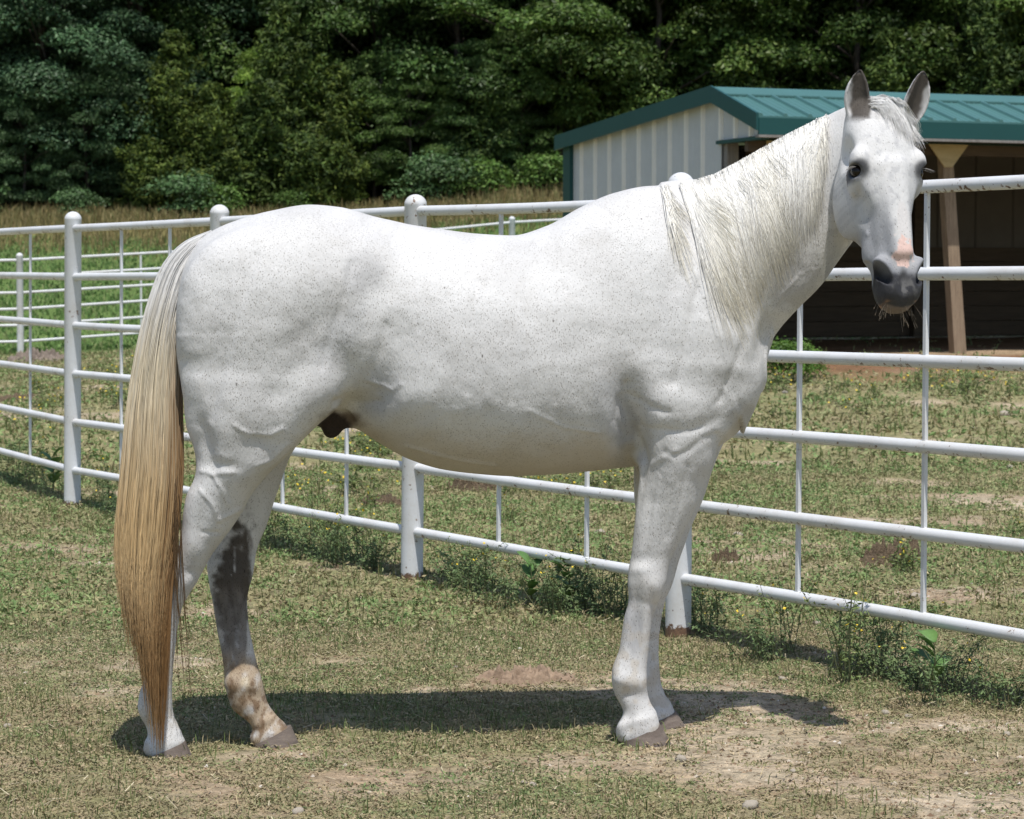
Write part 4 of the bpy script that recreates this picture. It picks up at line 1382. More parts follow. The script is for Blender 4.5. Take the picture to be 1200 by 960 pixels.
# ---- depth map of the near surface, for laying hair on it
_bx0, _bz0, _bs = -1.3, 0.0, 0.008
_nbx, _nbz = 330, 250
YMAP = np.full((_nbx, _nbz), 9.0)
ix = np.clip(((HV[:, 0] - _bx0) / _bs).astype(int), 0, _nbx - 1); iz = np.clip(((HV[:, 2] - _bz0) / _bs).astype(int), 0, _nbz - 1)
np.minimum.at(YMAP, (ix, iz), HV[:, 1])
for _ in range(2):     # close pinholes
    pad = np.pad(YMAP, 1, constant_values=9.0)
    nb = np.stack([pad[1 + i:1 + i + _nbx, 1 + j:1 + j + _nbz] for i in (-1, 0, 1) for j in (-1, 0, 1)])
    mn = nb.min(0)
    YMAP = np.where(YMAP > 8, mn, YMAP)
def ysurf(x, z):
    i = np.clip(((x - _bx0) / _bs).astype(int), 0, _nbx - 1); j = np.clip(((z - _bz0) / _bs).astype(int), 0, _nbz - 1)
    return YMAP[i, j]

def hair_mesh(name, paths, rads, cols, mat, parent, sides=3):
    """paths (n,k,3) in horse space, rads (n,k), cols (n,k,3)"""
    n, k, _ = paths.shape
    W = paths.copy()
    W[..., 1] += HY(W[..., 0])
    T = np.gradient(W, axis=1); T /= np.linalg.norm(T, axis=2)[..., None] + 1e-9
    ref = np.array([0.0, -1.0, 0.15])
    U = np.cross(T, ref); U /= np.linalg.norm(U, axis=2)[..., None] + 1e-9
    B = np.cross(T, U)
    V = np.zeros((n, k, sides, 3))
    for s in range(sides):
        a = 2 * math.pi * s / sides + .5
        V[:, :, s] = W + (U * math.cos(a) + B * math.sin(a)) * rads[..., None]
    base = (np.arange(n)[:, None, None] * k + np.arange(k - 1)[None, :, None]) * sides
    s = np.arange(sides)[None, None, :]; s2 = (s + 1) % sides
    Q = np.stack([base + s, base + s2, base + sides + s2, base + sides + s], -1).reshape(-1, 4)
    C = np.repeat(cols[:, :, None, :], sides, 2)
    return mesh_np(name, V.reshape(-1, 3) - H0, Q, mat, parent, True, C.reshape(-1, 3))

m, nt, b = new_mat('horse_hair')
a = nd(nt, 'ShaderNodeAttribute', attribute_name='tint')
nt.links.new(a.outputs['Color'], b.inputs['Base Color'])
b.inputs['Roughness'].default_value = .42
b.inputs['Specular IOR Level'].default_value = .45
t_ = nd(nt, 'ShaderNodeBsdfTranslucent'); nt.links.new(a.outputs['Color'], t_.inputs[0])
mx_ = nd(nt, 'ShaderNodeMixShader'); mx_.inputs[0].default_value = .10
nt.links.new(b.outputs[0], mx_.inputs[1]); nt.links.new(t_.outputs[0], mx_.inputs[2])
nt.links.new(mx_.outputs[0], nt.nodes['Material Output'].inputs[0])
b.inputs['Specular IOR Level'].default_value = .3
M_HAIR = m

# ---- tail
TL = np.array([(248, 270), (218, 283), (192, 310), (177, 348), (164, 400), (153, 470), (145, 560), (139, 640), (141, 700), (150, 775), (170, 865)], float)
TR = np.array([(250, 282), (242, 300), (231, 325), (221, 360), (214, 410), (213, 470), (214, 540), (209, 610), (200, 690), (195, 765), (190, 865)], float)
def tail_hair(n, seed, spread, rad0):
    g = np.random.default_rng(seed)
    k = 20
    hh = np.linspace(0, 1, k)
    nl = 90
    lock_u = g.random(nl); lock_y = g.normal(0, 1, nl)
    li = g.integers(0, nl, n)
    u0 = np.clip(lock_u[li] + g.normal(0, .05, n), -.02, 1.02)
    st = np.where(g.random(n) < .65, g.random(n) * .06, g.random(n) ** 1.5 * .38)
    en = np.clip(.95 - np.abs(g.normal(0, .12, n)) * g.uniform(.4, 1.6, n) + g.normal(0, .02, n) - .26 * np.clip(.55 - u0, 0, 1) - .10 * np.clip(u0 - .75, 0, 1) + .04 * lock_y[li], .5, 1.3)
    en = np.where(g.random(n) < .12, en * g.uniform(.6, 1, n), en)
    H = st[:, None] + (en - st)[:, None] * hh[None, :]
    over = np.clip(H - 1, 0, .08) * 1000.0
    H = np.minimum(H, 1.0)
    hs10 = np.linspace(0, 1, len(TL))
    gl = lambda c, H: np.interp(H, np.linspace(0, 1, 60), pchip(hs10, c, np.linspace(0, 1, 60)))
    lx, ly, rx, ry = gl(TL[:, 0], H), gl(TL[:, 1], H), gl(TR[:, 0], H), gl(TR[:, 1], H)
    U = u0[:, None] + .05 * np.sin(H * (3 + 3 * g.random(n)[:, None]) + 6.28 * g.random(n)[:, None]) * H
    tip = np.clip((H - .72) / .28, 0, 1)
    U = U + (.55 - U) * .18 * tip ** 1.2 + g.normal(0, .18, n)[:, None] * tip ** 1.5 + .10 * lock_y[li][:, None] * tip
    U = U + (g.normal(0, spread, n)[:, None]) * H ** 2
    U = np.where(U > 1, 1 + (U - 1) * .3, U)
    PX = lx + (rx - lx) * U; PY = ly + (ry - ly) * U + over * .35
    depth = g.normal(0, 1, n)
    yc = np.interp(H, [0, .1, .25, .45, .65, .85, 1.0], [-.02, -.035, -.05, -.085, -.155, -.225, -.235])
    th = np.interp(H, [0, .1, .3, .6, 1.0], [.012, .03, .042, .040, .030])
    edge = np.sqrt(np.clip(1 - (2 * np.clip(U, 0, 1) - 1) ** 2, .04, 1))
    YL = yc + th * edge * np.clip(depth[:, None], -1.6, 1.6) * .8 + .004 * lock_y[li][:, None]
    P = np.zeros((n, k, 3))
    for j in range(k):
        x = (PX[:, j] - 600) / FPX * 6.7
        for _ in range(3):
            Yw = HY(x) + YL[:, j]
            v = 480 - PY[:, j]
            c_, s_ = math.cos(PITCH), math.sin(PITCH)
            kk = Yw / (FPX * c_ + v * s_)
            x = (PX[:, j] - 600) * kk
        P[:, j, 0] = x; P[:, j, 1] = YL[:, j]; P[:, j, 2] = CAMZ + (-FPX * s_ + v * c_) * kk
    taper = np.interp(hh, [0, .1, .8, 1], [.8, 1, .9, .25])
    rads = rad0 * taper[None, :] * g.uniform(.6, 1.25, n)[:, None]
    white = np.array([.78, .77, .75]); cream = np.array([.76, .68, .52]); gold = np.array([.65, .455, .215]); brown = np.array([.40, .22, .09]); dark = np.array([.06, .032, .016])
    rb = g.normal(0, .10, nl)[li] + g.normal(0, .07, n)
    q = PY + 110 * rb[:, None]
    def seg(a0, a1): return sstep(a0, a1, q)[..., None]
    Cc = white * (1 - seg(330, 440)) + cream * seg(330, 440)
    Cc = Cc * (1 - seg(420, 620) * .85) + gold * seg(420, 620) * .85
    Cc = Cc * (1 - seg(640, 810) * .85) + brown * seg(640, 810) * .85
    rgt = (sstep(.62, 1.0, U + .9 * rb[:, None]) * sstep(320, 520, PY))[..., None]
    Cc = Cc * (1 - rgt * .9) + (brown * .8) * rgt * .9
    back = sstep(.2, 1.4, depth)[:, None, None] * sstep(380, 520, PY)[..., None]
    Cc = Cc * (1 - back * .6) + brown * .7 * back * .6
    dk = (g.random(n) < .05)[:, None, None] * sstep(430, 560, PY)[..., None]
    Cc = Cc * (1 - dk * .7) + dark * dk * .7
    Cc = Cc * (1 + (g.uniform(.72, 1.18, n)[:, None] - 1) * sstep(280, 480, PY))[..., None]
    return P, rads, Cc
P, rd, Cc = tail_hair(8500, 11, .05, .0011)
hair_mesh('tail', P, rd, Cc, M_HAIR, horse)
# a few loose hairs hanging in front of the hind leg
g = np.random.default_rng(5)
n, k = 14, 14
hh = np.linspace(0, 1, k)
x0 = g.uniform(203, 211, n); xe = x0 + g.uniform(-6, 18, n); ye = g.uniform(740, 835, n); y0 = g.uniform(560, 640, n)
P = np.zeros((n, k, 3))
for i in range(n):
    for j in range(k):
        px_ = x0[i] + (xe[i] - x0[i]) * hh[j] ** 1.5 + 1.5 * math.sin(4 * hh[j] + i)
        P[i, j] = pix(px_, y0[i] + (ye[i] - y0[i]) * hh[j], -.215)
hair_mesh('loose_tail_hair', P, np.full((n, k), .0013) * np.linspace(1, .4, k), np.tile(np.array([.13, .08, .04]), (n, k, 1)), M_HAIR, horse)

# ---- mane and forelock
def lay(P0, off, root_y=None):
    """push strands out onto the near surface"""
    n, k, _ = P0.shape
    ys = ysurf(P0[..., 0], P0[..., 2])
    for j in range(k - 2, -1, -1):
        bad = ys[:, j] > 5
        ys[bad, j] = ys[bad, j + 1]
    ys[ys > 5] = 0.0
    if root_y is not None:
        ys[:, 0] = np.maximum(ys[:, 0], root_y)
    for _ in range(2):
        ys[:, 1:-1] = .25 * ys[:, :-2] + .5 * ys[:, 1:-1] + .25 * ys[:, 2:]
    P0[..., 1] = ys - off
    return P0
def mane_hair(n, seed):
    g = np.random.default_rng(seed)
    k = 14; hh = np.linspace(0, 1, k)
    CR = np.array([(772, 219), (792, 215), (812, 212), (840, 204), (868, 189), (905, 168), (935, 152), (950, 145), (964, 138), (978, 132)], float)
    cu = np.linspace(0, 1, len(CR))
    nl = 120
    lu = np.sort(np.where(g.random(nl) < .985, .16 + .84 * g.random(nl), .03 + .05 * g.random(nl))); lw = g.normal(0, 1, nl); ll = g.normal(0, 1, nl)
    li = g.integers(0, nl, n)
    u = np.clip(lu[li] + g.normal(0, .012, n) - np.abs(g.normal(0, .10, n)) * (lu[li] > .88), 0, 1)
    rx, ry = np.interp(u, cu, CR[:, 0]), np.interp(u, cu, CR[:, 1])
    keep = (u > .1) | (g.random(n) < .55)
    length = np.interp(u, [0, .06, .12, .2, .3, .42, .6, .8, .92, 1.0], [95, 120, 120, 178, 170, 142, 132, 118, 80, 34])
    length = length * (1 + .10 * ll[li]) * (.28 + .74 * g.random(n) ** 1.15)
    drift = np.interp(u, [0, .08, .2, .3, .5, .8, 1], [6, 18, 60, 50, 28, 0, -14]) + 6 * lw[li] + g.normal(0, 4, n)
    P = np.zeros((n, k, 3))
    ry = ry + g.uniform(-2, 7, n)
    wav = g.normal(0, 1.6, n)[:, None] * np.sin(hh[None] * 6 + g.random(n)[:, None] * 6)
    arch = np.sin(np.clip(hh / .25, 0, 1) * math.pi) * 4.0
    PX = rx[:, None] + drift[:, None] * hh[None] ** 1.35 + wav * hh[None] - arch[None] * .0
    PY = ry[:, None] + length[:, None] * hh[None] - arch[None] * g.uniform(.3, 1.0, n)[:, None]
    X = np.zeros((n, k)); Zz = np.zeros((n, k))
    ydep = -.10 - .1 * np.clip((PX - 880) / 120, 0, 1)
    for j in range(k):
        x = (PX[:, j] - 600) / FPX * 6.8
        v = 480 - PY[:, j]; c_, s_ = math.cos(PITCH), math.sin(PITCH)
        for _ in range(3):
            kk = (HY(x) + ydep[:, j]) / (FPX * c_ + v * s_)
            x = (PX[:, j] - 600) * kk
        X[:, j] = x; Zz[:, j] = CAMZ + (-FPX * s_ + v * c_) * kk
    P[..., 0] = X; P[..., 2] = Zz
    root_off = g.uniform(.0, .0045, n)
    off = .003 + root_off[:, None] * np.interp(hh, [0, .2, .7, 1], [.4, 1, .8, .3])[None] + .002 * np.abs(lw[li])[:, None] * np.sin(hh * 3.1)[None]
    P = lay(P, off)
    rads = .00105 * np.interp(hh, [0, .1, .6, 1], [.8, 1, .75, .15])[None] * g.uniform(.6, 1.2, n)[:, None]
    white = np.array([.88, .87, .84]); cream = np.array([.88, .82, .66]); grey_ = np.array([.34, .32, .29])
    w = (sstep(.35, 1.0, hh)[None] * np.interp(u, [0, .3, .6, 1], [.9, .85, .4, .2])[:, None] * g.uniform(.3, 1.2, n)[:, None])[..., None]
    w = np.clip(w + np.clip(lw[li], 0, 1)[:, None, None] * .25, 0, 1)
    Cc = white * (1 - w) + cream * w
    dk = (g.random(n) < .012)[:, None, None] * np.ones((1, k, 1))
    Cc = Cc * (1 - dk * .6) + grey_ * dk * .6
    Cc = Cc * g.uniform(.88, 1.08, n)[:, None, None]
    return P[keep], rads[keep], Cc[keep]
P, rd, Cc = mane_hair(10000, 21)
hair_mesh('mane', P, rd, Cc, M_HAIR, horse)

def forelock(n, seed):
    g = np.random.default_rng(seed)
    k = 12; hh = np.linspace(0, 1, k)
    a = g.random(n)
    x0 = 1019 + 34 * a + g.normal(0, 2, n); y0 = 110 + 10 * np.abs(a - .45) + g.uniform(0, 14, n)
    xe = 1026 + 42 * a + g.normal(0, 5, n) + 8; ye = np.interp(a, [0, .25, .6, 1], [128, 136, 156, 164]) + g.normal(0, 7, n)
    PX = x0[:, None] + (xe - x0)[:, None] * hh[None] ** .9; PY = y0[:, None] + (ye - y0)[:, None] * hh[None] ** 1.2 - 2.5 * np.sin(hh * 3.14)[None]
    P = np.zeros((n, k, 3))
    for j in range(k):
        x = (PX[:, j] - 600) / FPX * 6.7
        v = 480 - PY[:, j]; c_, s_ = math.cos(PITCH), math.sin(PITCH)
        for _ in range(3):
            kk = (HY(x) - .23) / (FPX * c_ + v * s_)
            x = (PX[:, j] - 600) * kk
        P[:, j, 0] = x; P[:, j, 2] = CAMZ + (-FPX * s_ + v * c_) * kk
    off = .002 + g.uniform(0, .012, n)[:, None] * np.interp(hh, [0, .3, 1], [.6, 1, .3])[None]
    P = lay(P, off)
    rads = .0008 * np.interp(hh, [0, .6, 1], [1, .9, .2])[None] * g.uniform(.6, 1.2, n)[:, None]
    Cc = np.tile(np.array([.86, .85, .83]), (n, k, 1)) * g.uniform(.85, 1.08, n)[:, None, None]
    return P, rads, Cc
P, rd, Cc = forelock(1300, 33)
hair_mesh('forelock', P, rd, Cc, M_HAIR, horse)

# ---- whiskers and long eyelashes
g = np.random.default_rng(41)
n, k = 34, 6
P = np.zeros((n, k, 3)); hh = np.linspace(0, 1, k)
for i in range(n):
    sg = 1 if g.random() < .5 else -1
    s0, t0 = g.uniform(0, .045) * sg, g.uniform(.53, .575)
    b0 = hp(s0, -.06 - g.uniform(0, .05), t0)
    e0 = b0 + (HS * (s0 * 18 + g.normal(0, .35)) * .03 + HT * g.uniform(.4, 1.1) * .05 + HD * g.uniform(-.2, .8) * .03)
    for j in range(k):
        P[i, j] = b0 + (e0 - b0) * hh[j] + np.array([0, 0, -.008]) * hh[j] ** 2
hair_mesh('whiskers', P, np.full((n, k), .00032), np.tile(np.array([.35, .28, .2]), (n, k, 1)), M_HAIR, horse)
P = []
for sg in (1, -1):
    P = []
    for i in range(14):
        u = (i / 13 - .5)
        b0 = hp(sg * (.104 - .004 * abs(u)), -.022 + .026 * u, .196 - .004 * (1 - 4 * u * u) + .006 * u)
        e0 = b0 + HS * sg * .026 + HD * .010 + HT * (.004 + .008 * g.random())
        P.append([b0 + (e0 - b0) * h + HT * .006 * h * h for h in hh])
    P = np.array(P)
    hair_mesh('eyelashes', P, np.full(P.shape[:2], .0005) * np.linspace(1, .4, k), np.tile(np.array([.30, .28, .26]), (*P.shape[:2], 1)), M_HAIR, horse)

# ---- eyes
m, nt, b = new_mat('dark_eye')
b.inputs['Base Color'].default_value = (.012, .008, .006, 1)
b.inputs['Roughness'].default_value = .12
b.inputs['Specular IOR Level'].default_value = .28
M_EYE = m
def sphere_np(c, r, nu=20, nv=12):
    th = np.linspace(0, math.pi, nv + 1); ph = np.linspace(0, 2 * math.pi, nu, endpoint=False)
    V = np.array([[math.sin(t) * math.cos(p), math.sin(t) * math.sin(p), math.cos(t)] for t in th for p in ph]) * r + c
    Q = [(i * nu + j, (i + 1) * nu + j, (i + 1) * nu + (j + 1) % nu, i * nu + (j + 1) % nu) for i in range(nv) for j in range(nu)]
    return V, np.array(Q)
for sg in (1, -1):
    V, Q = sphere_np(hp(sg * EYE[0], EYE[1], EYE[2]), .0213)
    mesh_np('eye', to_world(V) - H0, Q, M_EYE, horse, True)

# ---- hooves
m, nt, b = new_mat('hoof_horn')
ov = obj_vec(nt)
mp = nd(nt, 'ShaderNodeMapping'); mp.inputs['Scale'].default_value = (1, 1, 5)
nt.links.new(ov, mp.inputs[0])
n1 = tex_noise(nt, 14, 5, .65, mp.outputs[0]); n2 = tex_noise(nt, 60, 4, .7)
c1 = ramp(nt, n1, [(.3, (.075, .055, .045)), (.55, (.17, .135, .115)), (.75, (.26, .21, .17))])
nt.links.new(mixc(nt, .35, c1, ramp(nt, n2, [(.35, (.07, .05, .04)), (.7, (.30, .25, .20))])), b.inputs['Base Color'])
b.inputs['Roughness'].default_value = .75
add_bump(nt, b, n1, .4, .004)
M_HOOF = m
def hoof(cor_back, cor_front, toe, heel, yl, wid):
    """coronet line and sole line in photo pixels"""
    cb, cf2, to, he = (pix(*q, yl) for q in (cor_back, cor_front, toe, heel))
    nu, nv = 28, 7
    V = []
    for j in range(nv):
        v = j / (nv - 1)
        bk = cb + (he - cb) * v; fr = cf2 + (to - cf2) * v
        w = wid * (1 + .20 * v)
        for i in range(nu):
            a = 2 * math.pi * i / nu
            ca, sa = math.cos(a), math.sin(a)
            c_ = .5 * (bk + fr) + .5 * (fr - bk) * ca
            wv = w * (1 - .12 * ca)
            V.append(c_ + np.array([0, wv * sa, 0]))
    V = np.array(V)
    Q = [(j * nu + i, j * nu + (i + 1) % nu, (j + 1) * nu + (i + 1) % nu, (j + 1) * nu + i) for j in range(nv - 1) for i in range(nu)]
    counts = [4] * len(Q) + [nu, nu]
    flat = [x for q in Q for x in q] + list(range(nu - 1, -1, -1)) + [(nv - 1) * nu + i for i in range(nu)]
    o = mesh_np('hoof', to_world(V) - H0, np.array(flat), M_HOOF, horse, True, counts=counts)
    o.data.set_sharp_from_angle(angle=R(50))
hoof((727, 868), (773, 848), (789, 875), (728, 875), -.128, .052)
hoof((747, 851), (792, 833), (807, 858), (748, 858), .128, .052)
hoof((175, 885), (217, 868), (228, 892), (176, 892), -.13, .050)
hoof((296, 872), (341, 850), (354, 880), (297, 880), -.005, .052)
# ================================================================== ground cover
M_HERB = tint_mat('herb_leaves', .65, .2, .15)
M_STRAW = tint_mat('dry_straw', .8, .15)
M_STONE, _nt, _b = new_mat('pale_stone')
_n = tex_noise(_nt, 30, 5, .65, obj_vec(_nt)); _n2 = tex_noise(_nt, 110, 4, .6, obj_vec(_nt))
_nt.links.new(mixc(_nt, .4, ramp(_nt, _n, [(.3, (.26, .21, .15)), (.6, (.46, .41, .33)), (.8, (.58, .54, .47))]), ramp(_nt, _n2, [(.35, (.2, .16, .12)), (.7, (.55, .5, .42))])), _b.inputs['Base Color'])
_b.inputs['Roughness'].default_value = .9
add_bump(_nt, _b, _n, .5, .006)

def scatter_xy(n, y0, y1, g, margin=.75):
    """uniform points on the ground in view"""
    out = np.zeros((0, 2))
    while len(out) < n:
        y = np.sqrt(g.uniform(y0 * y0, y1 * y1, n))
        x = g.uniform(-1, 1, n) * (.225 * y + margin)
        out = np.concatenate([out, np.stack([x, y], 1)])
    return out[:n]

GREENS = np.array([(.165, .205, .085), (.140, .180, .075), (.205, .230, .105), (.250, .250, .130), (.300, .270, .150), (.330, .270, .165), (.350, .285, .180)])
FIELD = np.array([(.150, .225, .080), (.130, .200, .070), (.180, .240, .092), (.225, .250, .110), (.290, .255, .140), (.260, .245, .125)])
def herb(name, n_pl, per, leaf, y0, y1, spread, hgt, seed, label, thr=(.28, .62), greens=GREENS, bright=1.15):
    g = np.random.default_rng(seed)
    xy = scatter_xy(n_pl, y0, y1, g)
    L = lush(xy[:, 0], xy[:, 1])
    # fine-grained clumping of its own
    L = L * .75 + .45 * (fbm2(xy[:, 0], xy[:, 1], 5.0, 71, 3) - .5) + .12
    xy = xy[g.random(n_pl) < (sstep(thr[0], thr[1], L) * .86 + .14) * (1 - .97 * bare_earth(xy[:, 0], xy[:, 1]))]
    n = len(xy)
    i = np.repeat(np.arange(n), per)
    sz = (g.uniform(.6, 1.5, n))[i]
    th = g.random(len(i)) * 6.283; r = spread * np.sqrt(g.random(len(i))) * sz
    x = xy[i, 0] + np.cos(th) * r; y = xy[i, 1] + np.sin(th) * r
    z = ground_z(x, y) + hgt * sz * g.random(len(i)) ** 1.3 * np.clip(1.2 - r / (spread * sz + 1e-6), .15, 1)
    P = np.stack([x, y, z], 1)
    N = np.stack([np.cos(th) * .5, np.sin(th) * .5, np.ones(len(i))], 1) + g.normal(0, .55, (len(i), 3))
    kind = g.integers(0, len(greens), n)
    dryn = fbm2(xy[:, 0], xy[:, 1], 1.3, 77, 3)
    C = greens[kind][i] * (g.uniform(.75, 1.25, n)[i] * g.uniform(.75, 1.25, len(i)))[:, None] * bright
    dr = sstep(.48, .66, dryn + g.normal(0, .06, n))[i][:, None]
    C = C * (1 - dr * .5) + np.array([.34, .265, .16]) * dr * .5
    V, F, C = leaf_quads(P, N, leaf, .45, g, C, .2)
    o = mesh_np(name, V, F, M_HERB, None, False, C)
    tag(o, label, 'ground cover', kind='stuff')
herb('ground_cover', 27000, 18, .0058, 5.2, 9.2, .032, .013, 601, 'low trampled weeds covering the ground round the horse')
herb('ground_cover', 17000, 13, .012, 9.0, 16.5, .05, .035, 602, 'low weeds on the ground behind the near fence', greens=FIELD)
herb('ground_cover', 13000, 11, .026, 16.0, 41.0, .13, .07, 603, 'patchy weeds on the ground towards the shed', (.30, .66), FIELD)

def blades(name, n, y0, y1, h0, h1, wd, seed, cols, label, thr=None, lean=.5, per=1, margin=.75, cat='grass', mask=None):
    g = np.random.default_rng(seed)
    xy = scatter_xy(n, y0, y1, g, margin)
    if thr:
        L = lush(xy[:, 0], xy[:, 1]) * .7 + .5 * (fbm2(xy[:, 0], xy[:, 1], 4.0, 73, 3) - .5) + .15
        xy = xy[g.random(n) < sstep(thr[0], thr[1], L) * (1 - .97 * bare_earth(xy[:, 0], xy[:, 1]))]
    if mask is not None:
        xy = xy[mask(xy[:, 0], xy[:, 1], g)]
    i = np.repeat(np.arange(len(xy)), per)
    m = len(i)
    x = xy[i, 0] + g.normal(0, h0 * .25, m); y = xy[i, 1] + g.normal(0, h0 * .25, m)
    z = ground_z(x, y) - .004
    h = g.uniform(h0, h1, m)
    th = g.random(m) * 6.283
    ln = lean * g.random(m)
    dx, dy = np.cos(th) * ln * h, np.sin(th) * ln * h
    ph = g.random(m) * 6.283
    wx, wy = np.cos(ph) * wd, np.sin(ph) * wd * .6
    A = np.stack([x - wx, y - wy, z], 1); B = np.stack([x + wx, y + wy, z], 1)
    M1 = np.stack([x - wx * .8 + dx * .35, y - wy * .8 + dy * .35, z + h * .6], 1); M2 = np.stack([x + wx * .8 + dx * .35, y + wy * .8 + dy * .35, z + h * .6], 1)
    T = np.stack([x + dx, y + dy, z + h * (1 - .35 * ln)], 1)
    V = np.stack([A, B, M2, M1, T], 1).reshape(-1, 3)
    q = np.arange(m)[:, None] * 5
    F = np.concatenate([q + [0, 1, 2], q + [0, 2, 3], q + [3, 2, 4]], 1).reshape(-1, 3)
    cols = np.array(cols)
    C = cols[g.integers(0, len(cols), m)] * g.uniform(.7, 1.3, (m, 1))
    o = mesh_np(name, V, F, M_HERB, None, False, np.repeat(C, 5, 0))
    tag(o, label, cat, kind='stuff')
gcols = [(.120, .165, .055), (.145, .185, .065), (.19, .20, .085), (.30, .25, .14)]
blades('short_grass', 26000, 5.2, 9.2, .02, .055, .0016, 611, gcols, 'short sparse grass blades round the horse', (.35, .7), .9)
blades('short_grass', 19000, 9.0, 16.5, .03, .08, .0024, 612, gcols, 'short grass blades behind the near fence', (.3, .65), .8)
blades('short_grass', 12000, 16.0, 41.0, .05, .13, .006, 613, gcols, 'thin grass tufts towards the shed', (.35, .7), .8, 2)
pcols = [(.140, .235, .070), (.165, .260, .082), (.125, .210, .062), (.21, .25, .10)]
def not_shed(x, y, g):
    lx_ = (x - shed_o.x) * math.cos(sh_a) + (y - shed_o.y) * math.sin(sh_a)
    ly_ = -(x - shed_o.x) * math.sin(sh_a) + (y - shed_o.y) * math.cos(sh_a)
    return ~((lx_ > -1) & (lx_ < 11) & (ly_ > -2) & (ly_ < 5))
blades('pasture_grass', 26000, 41.2, 66.0, .06, .14, .020, 621, pcols, 'bright green pasture grass beyond the distant fence', None, .8, 3, 2.0)
dcols = [(.22, .175, .075), (.26, .21, .10), (.17, .15, .06), (.13, .135, .05)]
blades('dry_grass', 12000, 60.0, 74.0, .18, .55, .014, 622, dcols, 'dry tan grass strip at the foot of the woods', None, .6, 3, 2.0, mask=lambda x, y, g: g.random(len(x)) < sstep(58, 70, y))

# straw and gravel lying about
g = np.random.default_rng(631)
n = 24000
xy = scatter_xy(n, 5.2, 13.0, g)
x, y = xy.T
th = g.random(n) * 6.283; L = g.uniform(.012, .05, n); w = g.uniform(.0010, .0020, n)
z = ground_z(x, y) + .004 + g.random(n) * .012
D = np.stack([np.cos(th), np.sin(th), g.normal(0, .15, n)], 1) * L[:, None]; S = np.stack([-np.sin(th), np.cos(th), 0 * th], 1) * w[:, None]
P = np.stack([x, y, z], 1)
V = np.stack([P - S, P + S, P + S + D, P - S + D], 1).reshape(-1, 3)
C = np.array([(.36, .29, .17), (.28, .21, .12), (.44, .38, .26), (.16, .11, .07)])[g.integers(0, 4, n)] * g.uniform(.7, 1.2, (n, 1))
o = mesh_np('dry_straw', V, np.arange(4 * n).reshape(-1, 4), M_STRAW, None, False, np.repeat(C, 4, 0))
tag(o, 'dry straw bits strewn over the paddock', 'straw', kind='stuff')
n = 7000
xy = scatter_xy(n * 3, 5.2, 12.0, g)
xy = xy[g.random(len(xy)) < .04 + .5 * sstep(.5, .2, lush(xy[:, 0], xy[:, 1]))][:n]
n = len(xy); x, y = xy.T
s = .0022 + .0085 * g.random(n) ** 4
z = ground_z(x, y)
octv = np.array([(1, 0, 0), (0, 1, 0), (-1, 0, 0), (0, -1, 0), (.1, .1, .75), (0, 0, -.5)])
V = (np.stack([x, y, z], 1)[:, None, :] + octv[None] * s[:, None, None] * g.uniform(.6, 1.3, (n, 6, 1))).reshape(-1, 3)
octf = np.array([(0, 1, 4), (1, 2, 4), (2, 3, 4), (3, 0, 4), (1, 0, 5), (2, 1, 5), (3, 2, 5), (0, 3, 5)])
F = (np.arange(n)[:, None, None] * 6 + octf[None]).reshape(-1, 3)
C = np.array([(.48, .42, .34), (.36, .29, .21), (.58, .54, .47), (.25, .18, .12)])[g.integers(0, 4, n)]
o = mesh_np('gravel', V, F, M_STRAW, None, False, np.repeat(C, 6, 0))
tag(o, 'fine pale gravel on the bare patches', 'gravel', kind='stuff')

n = 20000
xy = scatter_xy(n * 2, 5.2, 12.5, g)
xy = xy[g.random(len(xy)) < .10 + .8 * sstep(.62, .35, lush(xy[:, 0], xy[:, 1]))][:n]
n = len(xy); x, y = xy.T
s = .002 + .007 * g.random(n) ** 3
z = ground_z(x, y)
V = (np.stack([x, y, z], 1)[:, None, :] + octv[None] * s[:, None, None] * g.uniform(.5, 1.4, (n, 6, 1))).reshape(-1, 3)
F = (np.arange(n)[:, None, None] * 6 + octf[None]).reshape(-1, 3)
C = np.array([(.22, .15, .095), (.17, .11, .07), (.30, .22, .145), (.12, .08, .05)])[g.integers(0, 4, n)]
o = mesh_np('soil_crumbs', V, F, M_STRAW, None, False, np.repeat(C, 6, 0))
tag(o, 'loose brown soil crumbs between the weeds', 'soil', kind='stuff')

# ================================================================== stones, dung, earth heap
def lumpy(name, a, b_, c, seed, rough_, mat, nu=16, nv=9, freq=2.2):
    th = np.linspace(0, math.pi, nv + 1); ph = np.linspace(0, 2 * math.pi, nu, endpoint=False)
    V = []
    for i, t in enumerate(th):
        for p in ph:
            d = np.array([math.sin(t) * math.cos(p), math.sin(t) * math.sin(p), math.cos(t)])
            r = 1 + rough_ * (float(fbm2(d[0] * freq + seed * 3.1, d[1] * freq + d[2] * freq * 1.7, 1.0, 200, 4)) - .5) * 2
            V.append(d * r * [a, b_, c])
    Q = [(i * nu + j, (i + 1) * nu + j, (i + 1) * nu + (j + 1) % nu, i * nu + (j + 1) % nu) for i in range(nv) for j in range(nu)]
    return mesh_np(name, np.array(V), np.array(Q), mat, None, True)
def ground_at(px, py):
    """where the line of sight through a photo pixel meets the ground"""
    Y = 6.0
    for _ in range(60):
        p = at(px, py, Y)
        gz = float(ground_z(p.x, Y))
        Y *= 1 + .5 * (p.z - gz) / (CAMZ - gz + .01) * .9
        Y = min(max(Y, 5), 70)
    p = at(px, py, Y)
    return p.x, Y, float(ground_z(p.x, Y))
